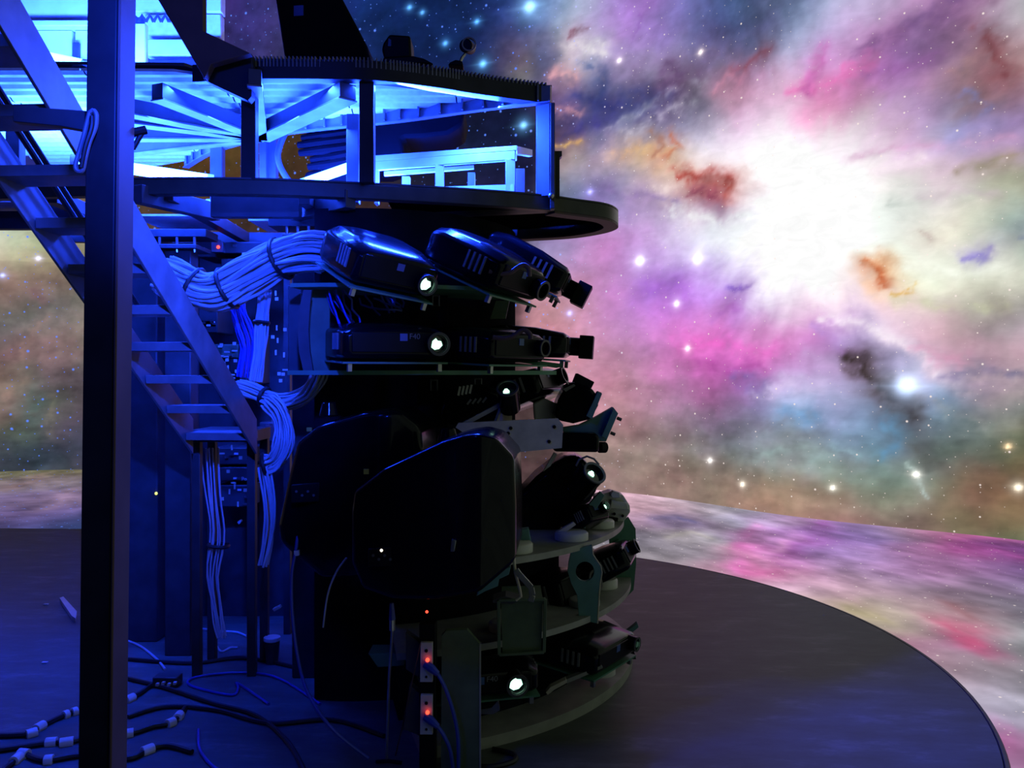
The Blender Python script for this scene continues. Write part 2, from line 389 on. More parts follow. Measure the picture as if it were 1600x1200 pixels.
# the projected nebula: colour control points in the screen's own coordinates (metres along the screen, height, colour)
NEB_W = "15.05 7.73 4a3480;15.65 7.67 26287a;16.15 7.60 40347a;17.63 7.41 142a70;18.25 7.33 0c1e4c;18.80 7.25 0b1d4b;19.34 7.17 0f214f;19.98 7.07 142860;20.40 7.00 2c468c;20.91 6.91 5f86c8;15.05 7.19 3c2f78;15.65 7.13 262a78;16.25 7.06 41386f;17.80 6.87 142a6c;18.69 6.77 0d1f50;19.34 6.68 0f2358;19.98 6.59 182450;20.35 6.53 5a4d60;20.66 6.48 504664;21.02 6.42 24406e;18.69 6.42 101f50;19.98 6.25 141f4a;20.40 6.19 5f5660;20.63 6.16 827a70;20.91 6.12 4a4460;19.77 5.51 12193c;20.40 5.43 151f48;20.91 5.37 2d284b;19.34 5.16 12193c;20.20 5.07 12193c;20.71 5.02 14193c;19.34 4.67 171838;20.20 4.60 191a3c;14.70 5.37 50381c;15.05 5.35 563c1c;15.47 5.33 483420;15.90 5.30 483420;16.64 5.23 483620;17.00 5.20 483620;17.68 5.15 302620;13.55 3.43 50443a;14.70 3.42 503c30;16.15 3.37 402c28;17.34 3.33 30202c;13.55 1.46 4a4244;15.90 1.47 403430;17.80 1.48 4a3638;21.22 6.94 aac3dc;21.62 6.86 b4b4d7;22.02 6.76 9678c8;22.43 6.65 966ebe;22.95 6.48 8273b9;23.37 6.34 5f64a0;23.77 6.20 41558c;24.10 6.09 41507d;24.41 5.98 646991;24.74 5.88 555a8c;25.04 5.79 a5b4d7;25.32 5.71 b4aad2;25.58 5.64 b9a5cd;25.84 5.57 c3afd7;26.09 5.51 c38cbe;26.30 5.46 966996;26.48 5.41 6e507d;26.65 5.37 aa78a0;26.85 5.31 b9b4c3;26.99 5.27 b9b9be;21.06 6.60 786e8c;21.32 6.55 beaaaa;21.72 6.47 b9a5d2;22.12 6.38 a57dc3;22.53 6.27 8c6eb4;22.95 6.15 7364a5;23.47 5.98 5a558c;23.96 5.82 414b82;24.32 5.71 505a8c;24.54 5.64 7882af;24.81 5.56 a0b4d7;25.11 5.48 aaa5cd;25.39 5.41 bea5d2;25.65 5.34 c3a0cd;25.91 5.29 af6ea5;26.09 5.24 695582;26.33 5.19 7d5f87;26.53 5.14 a57391;26.74 5.09 96829b;26.96 5.02 aa96a5;21.06 6.23 28325f;21.37 6.18 c3afaf;21.62 6.13 d7cdd7;21.92 6.07 a096b9;22.43 5.95 a596be;22.95 5.81 a091b4;23.37 5.69 6e5f82;23.77 5.57 6e5f7d;24.15 5.45 876e96;24.50 5.35 a096b9;24.81 5.27 beb4d7;25.15 5.18 af78b9;25.39 5.13 cda5d2;25.65 5.07 be78b9;25.84 5.03 7d5596;26.09 4.97 785a8c;26.33 4.92 9b78a0;26.57 4.87 966982;26.74 4.83 82555f;26.96 4.77 aa7d82;21.06 5.91 3c3c69;21.32 5.86 c38c96;21.62 5.81 464b78;22.02 5.74 5a5073;22.43 5.65 6e557d;22.95 5.51 735a78;23.37 5.40 82647d;23.77 5.29 a57d91;24.10 5.20 965569;24.37 5.12 b982a5;24.66 5.05 e1bed7;24.97 4.97 c37daf;25.18 4.92 d782b9;25.46 4.86 cd78b4;25.65 4.82 a55fa5;25.84 4.79 aa82be;26.09 4.74 a57daf;26.33 4.69 aa8296;26.57 4.64 966973;26.79 4.59 784650;26.96 4.55 a06e78;21.11 5.53 46376e;21.42 5.48 41376e;21.72 5.43 3c4678;22.12 5.36 32376e;22.53 5.27 3c3773;22.95 5.18 5a4b73;23.37 5.07 696987;23.77 4.97 aa87a0;24.15 4.87 be91b9;24.50 4.79 e1b9d7;24.81 4.72 e1b9d7;25.00 4.67 eb78af;25.25 4.62 cd78aa;25.52 4.57 b496aa;25.78 4.52 bea0c8;26.03 4.48 b996c3;26.27 4.43 967daf;26.51 4.39 9b7887;26.74 4.34 825564;26.96 4.30 9678a5;21.11 5.16 78557d;21.42 5.11 4b417d;21.82 5.05 464b82;22.22 4.99 8282a5;22.53 4.93 9691af;22.95 4.84 969bb4;23.47 4.72 bec3e1;23.96 4.61 e6d2eb;24.41 4.51 f5ebf5;24.81 4.42 f5ebf5;25.18 4.35 ebd7e1;25.52 4.29 e1cddc;25.84 4.24 cdaac8;26.09 4.20 bea5cd;26.33 4.16 afafe1;26.57 4.12 7d78c3;26.79 4.08 9182be;26.96 4.04 967db9;21.11 4.92 966e6e;21.42 4.89 b99687;21.82 4.83 787391;22.22 4.77 beaaa0;22.63 4.69 c39b82;22.95 4.63 be9682;23.27 4.56 e1cdc3;23.67 4.47 f5f0f5;24.24 4.35 fafafc;24.81 4.24 fcfcff;25.32 4.15 f5ebf5;25.71 4.09 e1cde1;26.03 4.04 dcb9d7;26.33 3.99 cdb9dc;26.57 3.95 b4a5d2;26.79 3.92 b996c3;26.99 3.88 af91b9;21.22 4.68 aaa096;21.62 4.63 968c96;22.02 4.58 b9a5a0;22.43 4.51 cda587;22.85 4.44 cd9b78;23.27 4.36 ebd2c3;23.77 4.26 faf0f0;24.41 4.13 ffffff;25.18 3.99 fcfafc;25.71 3.91 f0e1eb;26.03 3.87 e1bed7;26.39 3.82 dcb9d7;26.68 3.77 c8a0be;26.96 3.73 a08c96;21.22 4.45 8c8ca5;21.62 4.40 9696b4;22.02 4.35 a0a0b9;22.43 4.29 beb4c3;22.95 4.21 dccdcd;23.27 4.15 b96e69;23.67 4.07 c86e64;23.96 4.02 e1b4af;24.41 3.94 ffffff;25.04 3.84 ffffff;25.52 3.77 fcfaf5;25.97 3.71 f0e1e6;26.33 3.66 dcc8d2;26.62 3.62 beafa5;26.90 3.58 969178;21.42 4.24 6e73aa;21.92 4.19 786ea5;22.43 4.12 a58caf;22.85 4.05 dcc8cd;23.16 4.00 c89696;23.52 3.94 a04646;23.82 3.89 af5555;24.10 3.84 e6c8cd;24.58 3.76 ffffff;25.18 3.67 ffffff;25.84 3.59 ebe6e1;26.15 3.55 d7c3cd;26.45 3.51 d7cdd2;26.74 3.47 cdcdb9;26.96 3.44 b9b9a0;21.62 3.99 6e64a5;22.02 3.95 968cc3;22.43 3.90 a58cbe;22.85 3.84 9678a0;23.37 3.76 a5739b;23.67 3.71 916eaa;24.06 3.65 c8b9d7;24.41 3.60 f5f5fa;25.18 3.49 ffffff;25.71 3.43 e1ebe4;26.03 3.40 d7dcd7;26.33 3.36 e1e1d7;26.62 3.33 cdd0be;26.96 3.28 afbeaf;22.17 3.71 b9a5d7;22.53 3.67 cdb9e1;23.06 3.60 e1dcf0;23.47 3.54 eef5f5;23.96 3.47 f2faf8;24.81 3.36 ffffff;25.52 3.28 f8fdf8;25.84 3.25 e1e1dc;26.15 3.21 dcd7cd;26.45 3.18 dedec8;26.74 3.15 cdd7be;26.93 3.13 8ca5a0;21.42 3.56 b98cc8;21.82 3.52 c38cc8;22.22 3.49 be87cd;22.63 3.44 c396d7;23.06 3.39 d7c3eb;23.47 3.34 e6ebf0;23.96 3.28 f2f8f8;24.81 3.18 ffffff;25.52 3.10 f5fcf6;25.91 3.07 e6ebdc;26.20 3.04 c3b4aa;26.45 3.02 dedec8;26.68 3.00 c8cdb9;26.96 2.97 8291a0;21.22 3.34 9696c8;21.52 3.32 cd8cc3;21.92 3.29 c882c8;22.32 3.26 b98cd7;22.85 3.20 be96dc;23.37 3.15 c8b4eb;23.87 3.09 e1d7f2;24.41 3.03 fafafe;25.18 2.96 ffffff;25.84 2.90 f0f8e8;26.15 2.88 f2faeb;26.45 2.85 e8eed7;26.64 2.84 a59bbe;26.85 2.82 d7dcc8;25.49 2.85 cd734b;25.64 2.84 d2783c;21.22 3.06 c396be;21.62 3.04 c88cc8;22.02 3.01 be87cd;22.53 2.98 b47dd7;23.06 2.93 af7ddc;23.57 2.88 c3a0eb;24.06 2.84 d7c8f2;24.58 2.79 fafcfe;25.11 2.75 fcfafc;25.39 2.73 f8e1dc;25.52 2.72 f0c8aa;25.68 2.71 e1965a;25.91 2.69 eef0d7;26.15 2.68 f0f2e1;26.51 2.65 eef2e4;26.85 2.63 e6e8d7;21.22 2.83 cd8ca0;21.62 2.81 c387b9;22.02 2.79 c882c8;22.53 2.76 aa69cd;22.85 2.74 a56ed2;23.37 2.70 b478dc;23.87 2.66 a57dd7;24.24 2.63 e1d7f0;24.66 2.60 f8f5fa;25.18 2.56 fae8eb;25.46 2.55 f8dce1;25.68 2.54 f5cdaf;25.87 2.52 f0dcaa;26.15 2.51 e4e6cd;26.51 2.49 d7d7be;26.85 2.47 d7d4c3;21.32 2.55 c891a0;21.72 2.54 be87b9;22.12 2.52 b97dbe;22.63 2.49 b973c8;23.06 2.47 be73cd;23.57 2.44 cd91dc;23.96 2.42 af73c8;24.32 2.40 cdafdc;24.66 2.38 e6bee1;24.89 2.36 ebcde6;25.32 2.34 f5e1ee;25.71 2.33 f0cdd7;26.03 2.31 e8cdd0;26.33 2.30 cdc3b9;26.68 2.28 b4afa0;26.96 2.27 b4afa5;21.22 2.28 be828c;21.62 2.27 be8caf;22.12 2.25 b982be;22.63 2.24 c878c8;23.16 2.22 dc78cd;23.57 2.20 e182d2;23.96 2.18 be73be;24.32 2.17 d796cd;24.74 2.15 e18ccd;25.00 2.14 c382c8;25.25 2.13 be96d7;25.52 2.13 e1cde6;25.84 2.12 ebcddc;26.15 2.11 e6afc8;26.39 2.10 bea0a5;26.68 2.09 968c8c;26.96 2.08 a5a5af;21.42 2.04 c38291;21.92 2.04 be82a5;22.43 2.03 be7db9;22.95 2.01 d773c3;23.37 2.00 e16ec3;23.77 1.99 cd69b9;24.24 1.98 e182cd;24.66 1.97 e182cd;25.00 1.96 be7dc8;25.25 1.96 a091cd;25.49 1.95 afa5d7;25.78 1.95 e1cde1;26.09 1.94 e6becd;26.33 1.94 cd96aa;26.62 1.93 af96a5;26.96 1.92 cdb4be;21.92 1.77 b987a0;22.43 1.76 b978a0;22.95 1.76 c873b4;23.47 1.76 b455a5;23.87 1.75 be5aaf;24.24 1.75 cd64b9;24.58 1.75 cd82c8;24.89 1.74 c8a0dc;25.18 1.74 c3a5d7;25.39 1.74 a08cb4;25.53 1.74 645668;25.71 1.74 969bcd;25.97 1.74 aaaad2;26.21 1.74 cdb4be;26.51 1.74 e1a5be;26.79 1.73 e1afc3;26.99 1.73 dcaabe;22.02 1.50 b47d8c;22.53 1.50 af7896;23.06 1.51 b96eaa;23.57 1.51 b464a5;23.96 1.52 9b5fa5;24.24 1.52 8269aa;24.58 1.52 afa5d2;24.89 1.53 beb4dc;25.18 1.53 afa5d2;25.46 1.53 968caf;25.64 1.53 4c4042;25.77 1.53 504646;25.94 1.53 e1ebfa;26.15 1.54 96a0c8;26.45 1.54 787396;26.68 1.54 9682a0;26.96 1.54 a087a0;22.12 1.28 aa7d87;22.63 1.29 a07d91;23.06 1.30 9b7896;23.57 1.31 9b6491;23.96 1.32 9673a0;24.32 1.33 8782b4;24.66 1.34 a5afd7;24.97 1.35 a5afd7;25.25 1.35 9ba5c8;25.52 1.36 9196b9;25.75 1.36 56463e;25.87 1.36 5a4c48;26.09 1.37 96afe6;26.33 1.37 7d91af;26.57 1.38 967d8c;26.79 1.38 af969b;26.99 1.38 b49ba5;22.12 1.06 a57d82;22.63 1.07 967882;23.16 1.09 827382;23.57 1.11 7d738c;23.96 1.13 7d7896;24.32 1.14 8282a5;24.66 1.15 789bc3;24.97 1.16 82a0c8;25.25 1.17 8c9bc3;25.52 1.18 7891b4;25.84 1.19 696e87;25.97 1.19 4e484c;26.15 1.20 6e8ca5;26.39 1.21 6e8291;26.62 1.21 91878c;26.85 1.22 7d7d87;26.99 1.23 8c8c8c;22.22 0.79 9b7878;22.74 0.82 827373;23.27 0.85 7d737d;23.67 0.87 737382;24.06 0.90 737887;24.41 0.92 828c96;24.74 0.93 736e6e;25.11 0.95 697d91;25.46 0.97 698ca5;25.78 0.98 5a82a0;26.03 0.99 696978;26.33 1.01 647378;26.62 1.02 737d7d;26.85 1.03 7d7364;26.99 1.04 968c7d;22.22 0.53 917873;22.74 0.56 7d6e69;23.27 0.60 7d7369;23.67 0.63 787d7d;24.15 0.67 788287;24.58 0.70 78878c;24.89 0.72 8ca0a0;25.18 0.74 737d82;25.52 0.76 698791;25.84 0.78 6e7d82;26.09 0.79 5a5a5a;26.39 0.81 5a6964;26.68 0.83 5f645a;26.96 0.85 6e6446;22.22 0.26 917873;22.74 0.31 876e64;23.27 0.35 7d695f;23.77 0.40 877369;24.24 0.45 7d7369;24.66 0.49 828782;25.04 0.52 828c82;25.39 0.54 73827d;25.71 0.57 788782;25.97 0.58 6e7d78;26.04 0.59 94a5a5;26.27 0.60 69695f;26.57 0.63 6e5f4b;26.90 0.65 7d6446;22.85 0.06 91786e;23.47 0.13 7d695f;23.96 0.19 82695a;24.41 0.24 91735a;24.81 0.28 968269;25.18 0.31 918269;25.52 0.34 7d8273;25.84 0.37 7d8273;26.08 0.39 96a096;26.39 0.41 736955;26.68 0.44 735a46;26.96 0.47 785f41;24.24 0.05 967869;24.74 0.11 9b7d69;25.18 0.16 967d69;25.58 0.20 87826e;25.97 0.23 828273;26.33 0.26 7d735f;26.68 0.30 785f4b;26.96 0.33 82694b;25.18 0.01 966c6c;25.52 0.05 866a66;25.84 0.08 826e64;26.15 0.11 807060;26.45 0.14 876e55;26.96 0.20 8c7355;11.58 3.99 c8d7cd;11.81 4.01 aab996;12.11 4.02 a5b48c;12.46 4.03 afa57d;11.58 3.62 bebea0;11.96 3.64 afa078;12.46 3.65 918769;12.72 3.65 96917d;11.58 3.19 a08c78;11.96 3.20 8c7d6e;12.30 3.21 735f50;12.67 3.22 8c8c7d;11.58 2.84 785a55;12.06 2.86 69696e;12.46 2.86 73736e;11.67 2.49 6e7373;12.16 2.50 737873;12.67 2.50 9b9187;11.91 2.12 8c736e;12.35 2.12 967d78;12.67 2.12 86706c;11.67 1.84 785f5f;12.06 1.85 6e5a5f;12.56 1.85 6e6464;11.58 1.45 82645a;11.87 1.44 5f5f5f;12.35 1.44 5a5055;12.67 1.44 55505a;11.58 1.09 735f55;11.96 1.09 465f5a;12.30 1.08 5f5a50;12.58 1.08 554655;11.67 0.58 55554b;11.96 0.58 3c4646;12.25 0.57 4b4b46;12.67 0.57 413c55;11.67 0.28 323c50;12.16 0.27 233255;12.67 0.26 323755;11.77 0.06 32373c;12.06 0.05 303840;12.56 0.04 46463c"
NEB_F = "-8.56 14.09 6e6950;-8.02 14.09 696e55;-7.48 14.09 6e644b;-7.67 12.62 8c7d8c;-7.28 12.62 7d6973;-6.89 12.62 7d7382;-6.60 12.62 6e646e;-6.65 11.09 786996;-6.31 11.09 735f7d;-6.05 11.09 8c7391;-5.80 11.09 6e5f78;-5.98 9.97 6e5f96;-5.60 9.97 785f8c;-5.29 9.97 5a558c;-5.48 9.14 504678;-5.13 9.14 4b467d;-4.82 9.14 324b82;1.62 10.55 c8a0af;1.95 10.55 b996a5;2.35 10.55 b4a5af;2.76 10.55 b9becd;3.08 10.55 a096aa;1.52 9.41 af8ca0;1.74 9.41 73698c;1.96 9.41 6e6991;2.17 9.41 96788c;2.39 9.41 aaa5b9;2.61 9.41 b4b9cd;2.82 9.41 9682aa;3.04 9.41 be9bc8;3.33 9.41 a07d96;3.62 9.41 826996;3.74 8.84 826ea0;4.08 8.84 96828f;4.42 8.84 a0788a;1.37 8.50 787387;1.63 8.50 a0969b;1.90 8.50 afa5aa;2.09 8.50 aaaab9;2.29 8.50 a59bb9;2.42 8.50 c378b4;2.61 8.50 d7a5dc;2.81 8.50 cd96d2;3.01 8.50 8c5fa0;3.27 8.50 8c69aa;3.60 8.50 9682c3;3.92 8.50 968296;4.18 8.50 a56e96;4.51 8.50 b45a91;4.84 8.50 a55f8c;5.03 8.50 b4648c;1.19 7.74 827d82;1.49 7.74 8c828c;1.79 7.74 9691a0;1.97 7.74 aa96a5;2.09 7.74 c88ca0;2.23 7.74 cd78b4;2.38 7.74 dc8cc3;2.56 7.74 be64a5;2.74 7.74 966eaf;2.98 7.74 a587c3;3.22 7.74 b496d2;3.51 7.74 b98cc3;3.75 7.74 966e91;4.05 7.74 b96ea0;4.35 7.74 a55591;4.59 7.74 964b91;4.74 7.74 785096;1.75 7.11 968c91;1.97 7.11 b96491;2.19 7.11 be6491;2.41 7.11 c896b9;2.68 7.11 c3a0cd;2.96 7.11 c3a0cd;3.23 7.11 af87b4;3.50 7.11 966e96;3.78 7.11 aa73a0;4.05 7.11 96699b;4.32 7.11 735f96;2.09 6.48 c3a5b4;2.34 6.48 d2aac8;2.54 6.48 cda5be;2.74 6.48 be9baa;2.99 6.48 9b8796;3.24 6.48 968296;3.49 6.48 967891;3.74 6.48 8c7896;3.96 6.48 786e8c;2.24 5.95 bea5a5;2.43 5.95 a59678;2.61 5.95 968c78;2.84 5.95 9b9196;3.07 5.95 916e73;3.25 5.95 967382;3.48 5.95 918c9b;3.64 5.95 9696a5;2.42 5.43 96917d;2.55 5.43 a59b8c;2.72 5.43 9b8796;2.88 5.43 a56e7d;3.01 5.43 b4506e;3.18 5.43 967d87;3.30 5.43 96a0a5;2.40 5.11 a06482;2.56 5.11 9b8296;2.71 5.11 a5648c;2.83 5.11 aa5078;2.99 5.11 918291;3.13 5.11 91969b;2.34 4.68 9b8291;2.48 4.68 9b7887;2.66 4.68 968c96;2.84 4.68 87828c;2.32 4.31 a096a0;2.49 4.31 afa5b9;2.62 4.31 a5a0b4;2.27 3.99 afa5be;2.43 3.99 bebed7;2.15 3.66 aa96b4;2.22 3.66 c86eaf"
# dust lanes and wisps: a course on the screen, half width, colour, strength
WISP_W = "25.35,1.85 25.49,1.73 25.57,1.64 25.75,1.46 25.87,1.32 26.00,1.23|0.120|352b29|.9;23.06,4.25 23.37,4.11 23.67,4.11 23.91,3.95 23.85,3.88|0.075|a2443e|.9;23.27,3.96 23.75,3.88|0.066|7c3850|.7;24.06,3.93 24.32,3.92|0.078|f0d8dc|.5;22.17,4.72 22.53,4.71 22.95,4.58|0.115|d4a676|.65;22.61,4.91 22.80,4.73 22.69,4.59|0.043|9c6c58|.7;22.97,4.83 23.12,4.59 22.87,4.51|0.042|b06a50|.75;25.46,2.86 25.58,2.90 25.68,2.76 25.70,2.60|0.049|c45e34|.9;25.52,2.72 25.60,2.57|0.063|f0c8a8|.6;25.81,2.47 25.94,2.46 26.04,2.56|0.024|dca850|.8;26.53,2.89 26.71,2.91 26.62,2.81|0.046|7a70bc|.8;26.88,2.99 26.96,2.97|0.025|5a68a8|.6;26.16,3.11 26.23,3.07|0.040|a89490|.6;25.75,3.48 25.84,3.40|0.034|a8b0ac|.5;24.70,4.85 24.91,4.91 25.11,4.90 25.39,4.97 25.58,5.05|0.067|e266ae|.6;25.12,5.33 25.10,5.16 24.98,4.97 24.91,4.88|0.050|b458a0|.6;25.39,5.13 25.65,5.19 25.97,5.31 26.27,5.43 26.51,5.54|0.085|66487a|.6;25.58,4.94 25.91,4.94 26.21,4.95|0.063|8a5a98|.5;26.68,5.05 26.77,4.85 26.89,4.67|0.084|70383f|.75;26.45,4.76 26.62,4.82|0.059|a87880|.5;26.45,4.50 26.62,4.37 26.71,4.28|0.046|7a80cc|.6;25.11,2.30 25.52,2.15 25.84,1.98 26.15,1.79 26.39,1.55|0.057|f6ecf4|.7;26.03,1.91 26.27,1.80 26.45,1.77|0.068|e08cb4|.5;26.57,1.57 26.79,1.61 27.01,1.54|0.098|ccaeb4|.6;26.33,1.60 26.68,1.68 27.01,1.62|0.046|7a6c94|.7;26.15,1.44 26.45,1.21 26.68,1.09|0.040|a09898|.4;26.01,0.67 26.10,0.54 26.16,0.36|0.027|b0c4c0|.8;25.81,1.16 25.86,0.93 25.69,0.80|0.075|5288b0|.6;24.66,1.23 24.97,1.13|0.089|5c90c0|.5;23.87,1.04 24.41,1.03 24.74,1.12|0.063|6a6c78|.5;26.03,0.86 26.15,0.73 26.33,0.77|0.061|50504e|.6;25.18,0.81 25.46,0.76|0.043|88b0b8|.5;24.24,0.64 24.74,0.75 25.18,0.73|0.054|90a8a8|.4;23.47,-0.07 24.06,-0.04 24.74,-0.04|0.049|8c7468|.5;21.42,5.62 21.92,5.41 22.43,5.36 22.95,5.30|0.110|242a66|.6;21.22,5.11 21.72,5.19 22.02,5.20|0.083|34347c|.6;21.62,6.09 21.87,5.81 21.82,5.55|0.091|2c3a6c|.6;21.09,6.02 21.47,5.87|0.074|d49a9c|.65;21.14,5.50 21.54,5.36|0.065|cc8c94|.6;21.09,4.93 21.47,4.93|0.037|dcac68|.8;21.37,6.40 21.67,6.23 21.92,6.19|0.083|e6dee0|.7;21.38,6.56 21.56,6.56|0.037|74485a|.7;22.43,6.56 22.48,6.37 22.32,6.24|0.026|7a50a0|.5;22.85,5.75 23.37,5.46 22.95,5.45|0.093|543a62|.6;23.37,5.61 23.67,5.63|0.066|6c5a78|.5;23.96,5.39 24.24,5.43 24.37,5.43|0.063|8a4456|.6;21.97,5.07 22.48,5.26 23.06,5.36 23.47,5.37|0.072|b0aec4|.5;22.22,4.90 22.85,5.12 23.27,5.14|0.062|ccc8d8|.5;23.67,5.11 23.82,5.31 24.06,5.32|0.056|c88098|.5;23.06,2.03 23.57,2.05 24.06,1.92 24.54,1.93|0.100|e65cc0|.5;23.42,1.77 23.96,1.70 24.32,1.75|0.073|963c8c|.5;22.53,2.79 23.01,2.83 23.16,2.71|0.121|9656c8|.45;23.87,2.65 24.13,2.72|0.039|7e56c4|.7;23.67,2.35 23.96,2.42|0.056|a860c0|.5;22.95,3.77 23.57,3.61 24.32,3.41|0.093|f4faf8|.6;21.82,4.20 22.43,4.08 23.06,3.87|0.063|7c68a0|.5;22.63,4.17 23.06,4.12|0.052|f0dcd8|.6;25.39,4.03 25.97,4.06 26.51,4.02 26.96,3.99|0.049|d29cc4|.5;25.71,3.87 26.15,3.89|0.041|f4e4ec|.5;26.45,3.72 26.79,3.75 27.01,3.77|0.053|8e8268|.6;26.09,3.49 26.45,3.53 26.74,3.47|0.047|c8b4c0|.5;25.97,2.76 26.45,2.69 26.79,2.73|0.068|f4f8ea|.6;25.84,2.42 26.33,2.33 26.79,2.32|0.055|c8c8a4|.5;25.00,2.25 25.18,2.10 25.28,1.92|0.051|b486d0|.6;24.24,1.44 24.66,1.52 25.04,1.49|0.077|cfc0e4|.5;23.96,1.60 24.32,1.52|0.070|7460a4|.6;24.89,1.82 25.18,1.71|0.073|cdaae0|.5;12.06,3.04 12.20,2.83|0.109|6a5456|.6;11.77,1.90 11.96,2.33 12.16,2.55|0.086|a08078|.4;11.67,1.25 11.87,1.47|0.097|8a6a60|.4;12.06,1.25 12.01,0.81|0.130|46605c|.5;12.30,1.25 12.27,0.59|0.055|6a6458|.5"
WISP_F = "1.90,7.07 2.18,7.83 2.76,9.22|0.065|d070b4|.6;2.35,7.35 2.90,8.24 3.61,9.29|0.062|94509e|.6;2.17,7.23 2.60,7.94 3.00,8.67|0.045|e4a4d4|.6;1.94,7.00 2.23,7.07|0.043|b05a8c|.6;2.88,5.43 3.01,5.39 2.79,5.09|0.059|b8446a|.6;3.16,6.03 3.12,5.79|0.042|8e5a60|.5;1.57,8.50 1.88,8.77 2.02,8.43|0.033|b8b0ae|.7;1.54,9.54 1.94,9.71 2.03,9.41|0.037|5e5a86|.6;2.35,6.78 2.46,6.39 2.53,6.20|0.047|dcb0c4|.5;2.39,5.87 2.51,5.72|0.041|9a9070|.6;4.05,7.74 4.46,7.83 4.59,7.56|0.071|b0509a|.5;2.19,3.69 2.37,3.85|0.034|d070b0|.6;3.46,8.18 3.27,8.50|0.057|9a80c0|.5;-7.20,12.00 -7.67,13.48|0.074|967878|.5;-5.71,10.30 -6.37,12.00|0.063|a88aa0|.5"


def parse(t):
    r = []
    for it in t.split(';'):
        a, b, h = it.split()
        r.append((float(a), float(b), int(h[:2], 16) / 255, int(h[2:4], 16) / 255, int(h[4:], 16) / 255))
    return np.array(r)


def lattice(seed):
    return np.random.RandomState(seed).rand(256, 256).astype(np.float32)


LAT = [lattice(s) for s in range(6)]


def vnoise(x, y, k):
    xi, yi = np.floor(x).astype(int), np.floor(y).astype(int)
    fx, fy = x - xi, y - yi
    fx, fy = fx * fx * fx * (fx * (fx * 6 - 15) + 10), fy * fy * fy * (fy * (fy * 6 - 15) + 10)
    L = LAT[k]
    g = lambda i, j: L[(xi + i) & 255, (yi + j) & 255]
    return (g(0, 0) * (1 - fx) + g(1, 0) * fx) * (1 - fy) + (g(0, 1) * (1 - fx) + g(1, 1) * fx) * fy


def fbm(x, y, k, o=5, rot=0.6):
    s, a, t = 0, 1.0, 0
    c, d = math.cos(rot), math.sin(rot)
    for i in range(o):
        s = s + a * (vnoise(x + 17.3 * i, y - 9.1 * i, (k + i) % 6) - 0.5)
        t += a
        a *= 0.55
        x, y = (x * c - y * d) * 2.03, (x * d + y * c) * 2.03
    return s / t


def shepard(P, x, y, asp=1.0):
    D = np.hypot(P[:, None, 0] - P[None, :, 0], (P[:, None, 1] - P[None, :, 1]) * asp)
    D.sort(1)
    sig = 0.62 * D[:, 1:5].mean(1)
    sig = np.clip(sig, 0.1, 1.2)
    num = np.zeros(x.shape + (3,), np.float32)
    den = np.zeros(x.shape, np.float32) + 1e-12
    for i in range(len(P)):
        q = ((x - P[i, 0]) ** 2 + ((y - P[i, 1]) * asp) ** 2) / (2 * sig[i] ** 2)
        wq = np.exp(-np.minimum(q, 60)).astype(np.float32) + 1e-4 / (1 + q) ** 2.5
        num += wq[..., None] * P[i, 2:5].astype(np.float32)
        den += wq
    return num / den[..., None]


def wisps(C, text, x, y, asp, tex):
    for it in text.split(';'):
        p, wd, h, a = it.split('|')
        P = [tuple(map(float, q.split(','))) for q in p.split()]
        wd, a = float(wd), float(a)
        col = np.array([int(h[i:i + 2], 16) / 255 for i in (0, 2, 4)], np.float32)
        xs, ys = [q[0] for q in P], [q[1] for q in P]
        m = 3.0 * wd
        sel = (x > min(xs) - m) & (x < max(xs) + m) & (y > min(ys) - m / asp) & (y < max(ys) + m / asp)
        if not sel.any():
            continue
        X, Y = x[sel], y[sel] * asp
        D = np.full(X.shape, 9.0)
        for (x0, y0), (x1, y1) in zip(P[:-1], P[1:]):
            y0, y1 = y0 * asp, y1 * asp
            dx, dy = x1 - x0, y1 - y0
            t = np.clip(((X - x0) * dx + (Y - y0) * dy) / (dx * dx + dy * dy + 1e-9), 0, 1)
            D = np.minimum(D, np.hypot(X - x0 - t * dx, Y - y0 - t * dy))
        al = a * .85 * np.exp(-(D / wd / 1.1) ** 1.6) * np.clip(1 + 2.4 * tex[sel], .4, 1.25)
        al = np.clip(al, 0, 1)[:, None]
        C[sel] = C[sel] * (1 - al) + col * al
    return C


def lin(c):
    c = np.clip(c, 0, 1)
    return np.where(c <= 0.04045, c / 12.92, ((c + 0.055) / 1.055) ** 2.4)


def grid_mesh(name, X, Y, Z, col, uv, m):
    nx, ny = X.shape
    me = bpy.data.meshes.new(name)
    co = np.stack([X, Y, Z], -1).reshape(-1, 3).astype(np.float32)
    idx = np.arange(nx * ny).reshape(nx, ny)
    q = np.stack([idx[:-1, :-1], idx[1:, :-1], idx[1:, 1:], idx[:-1, 1:]], -1).reshape(-1, 4)
    me.vertices.add(len(co))
    me.vertices.foreach_set('co', co.ravel())
    me.loops.add(q.size)
    me.loops.foreach_set('vertex_index', q.ravel().astype(np.int32))
    me.polygons.add(len(q))
    me.polygons.foreach_set('loop_start', np.arange(0, q.size, 4, dtype=np.int32))
    me.update()
    a = me.attributes.new('nebula', 'FLOAT_COLOR', 'POINT')
    a.data.foreach_set('color', np.concatenate([col, np.ones(col.shape[:-1] + (1,))], -1).reshape(-1).astype(np.float32))
    u = me.attributes.new('place', 'FLOAT_VECTOR', 'POINT')
    u.data.foreach_set('vector', np.concatenate([uv, np.zeros(uv.shape[:-1] + (1,))], -1).reshape(-1).astype(np.float32))
    me.materials.append(m)
    o = bpy.data.objects.new(name, me)
    COL.objects.link(o)
    o['kind'] = 'structure'
    return o


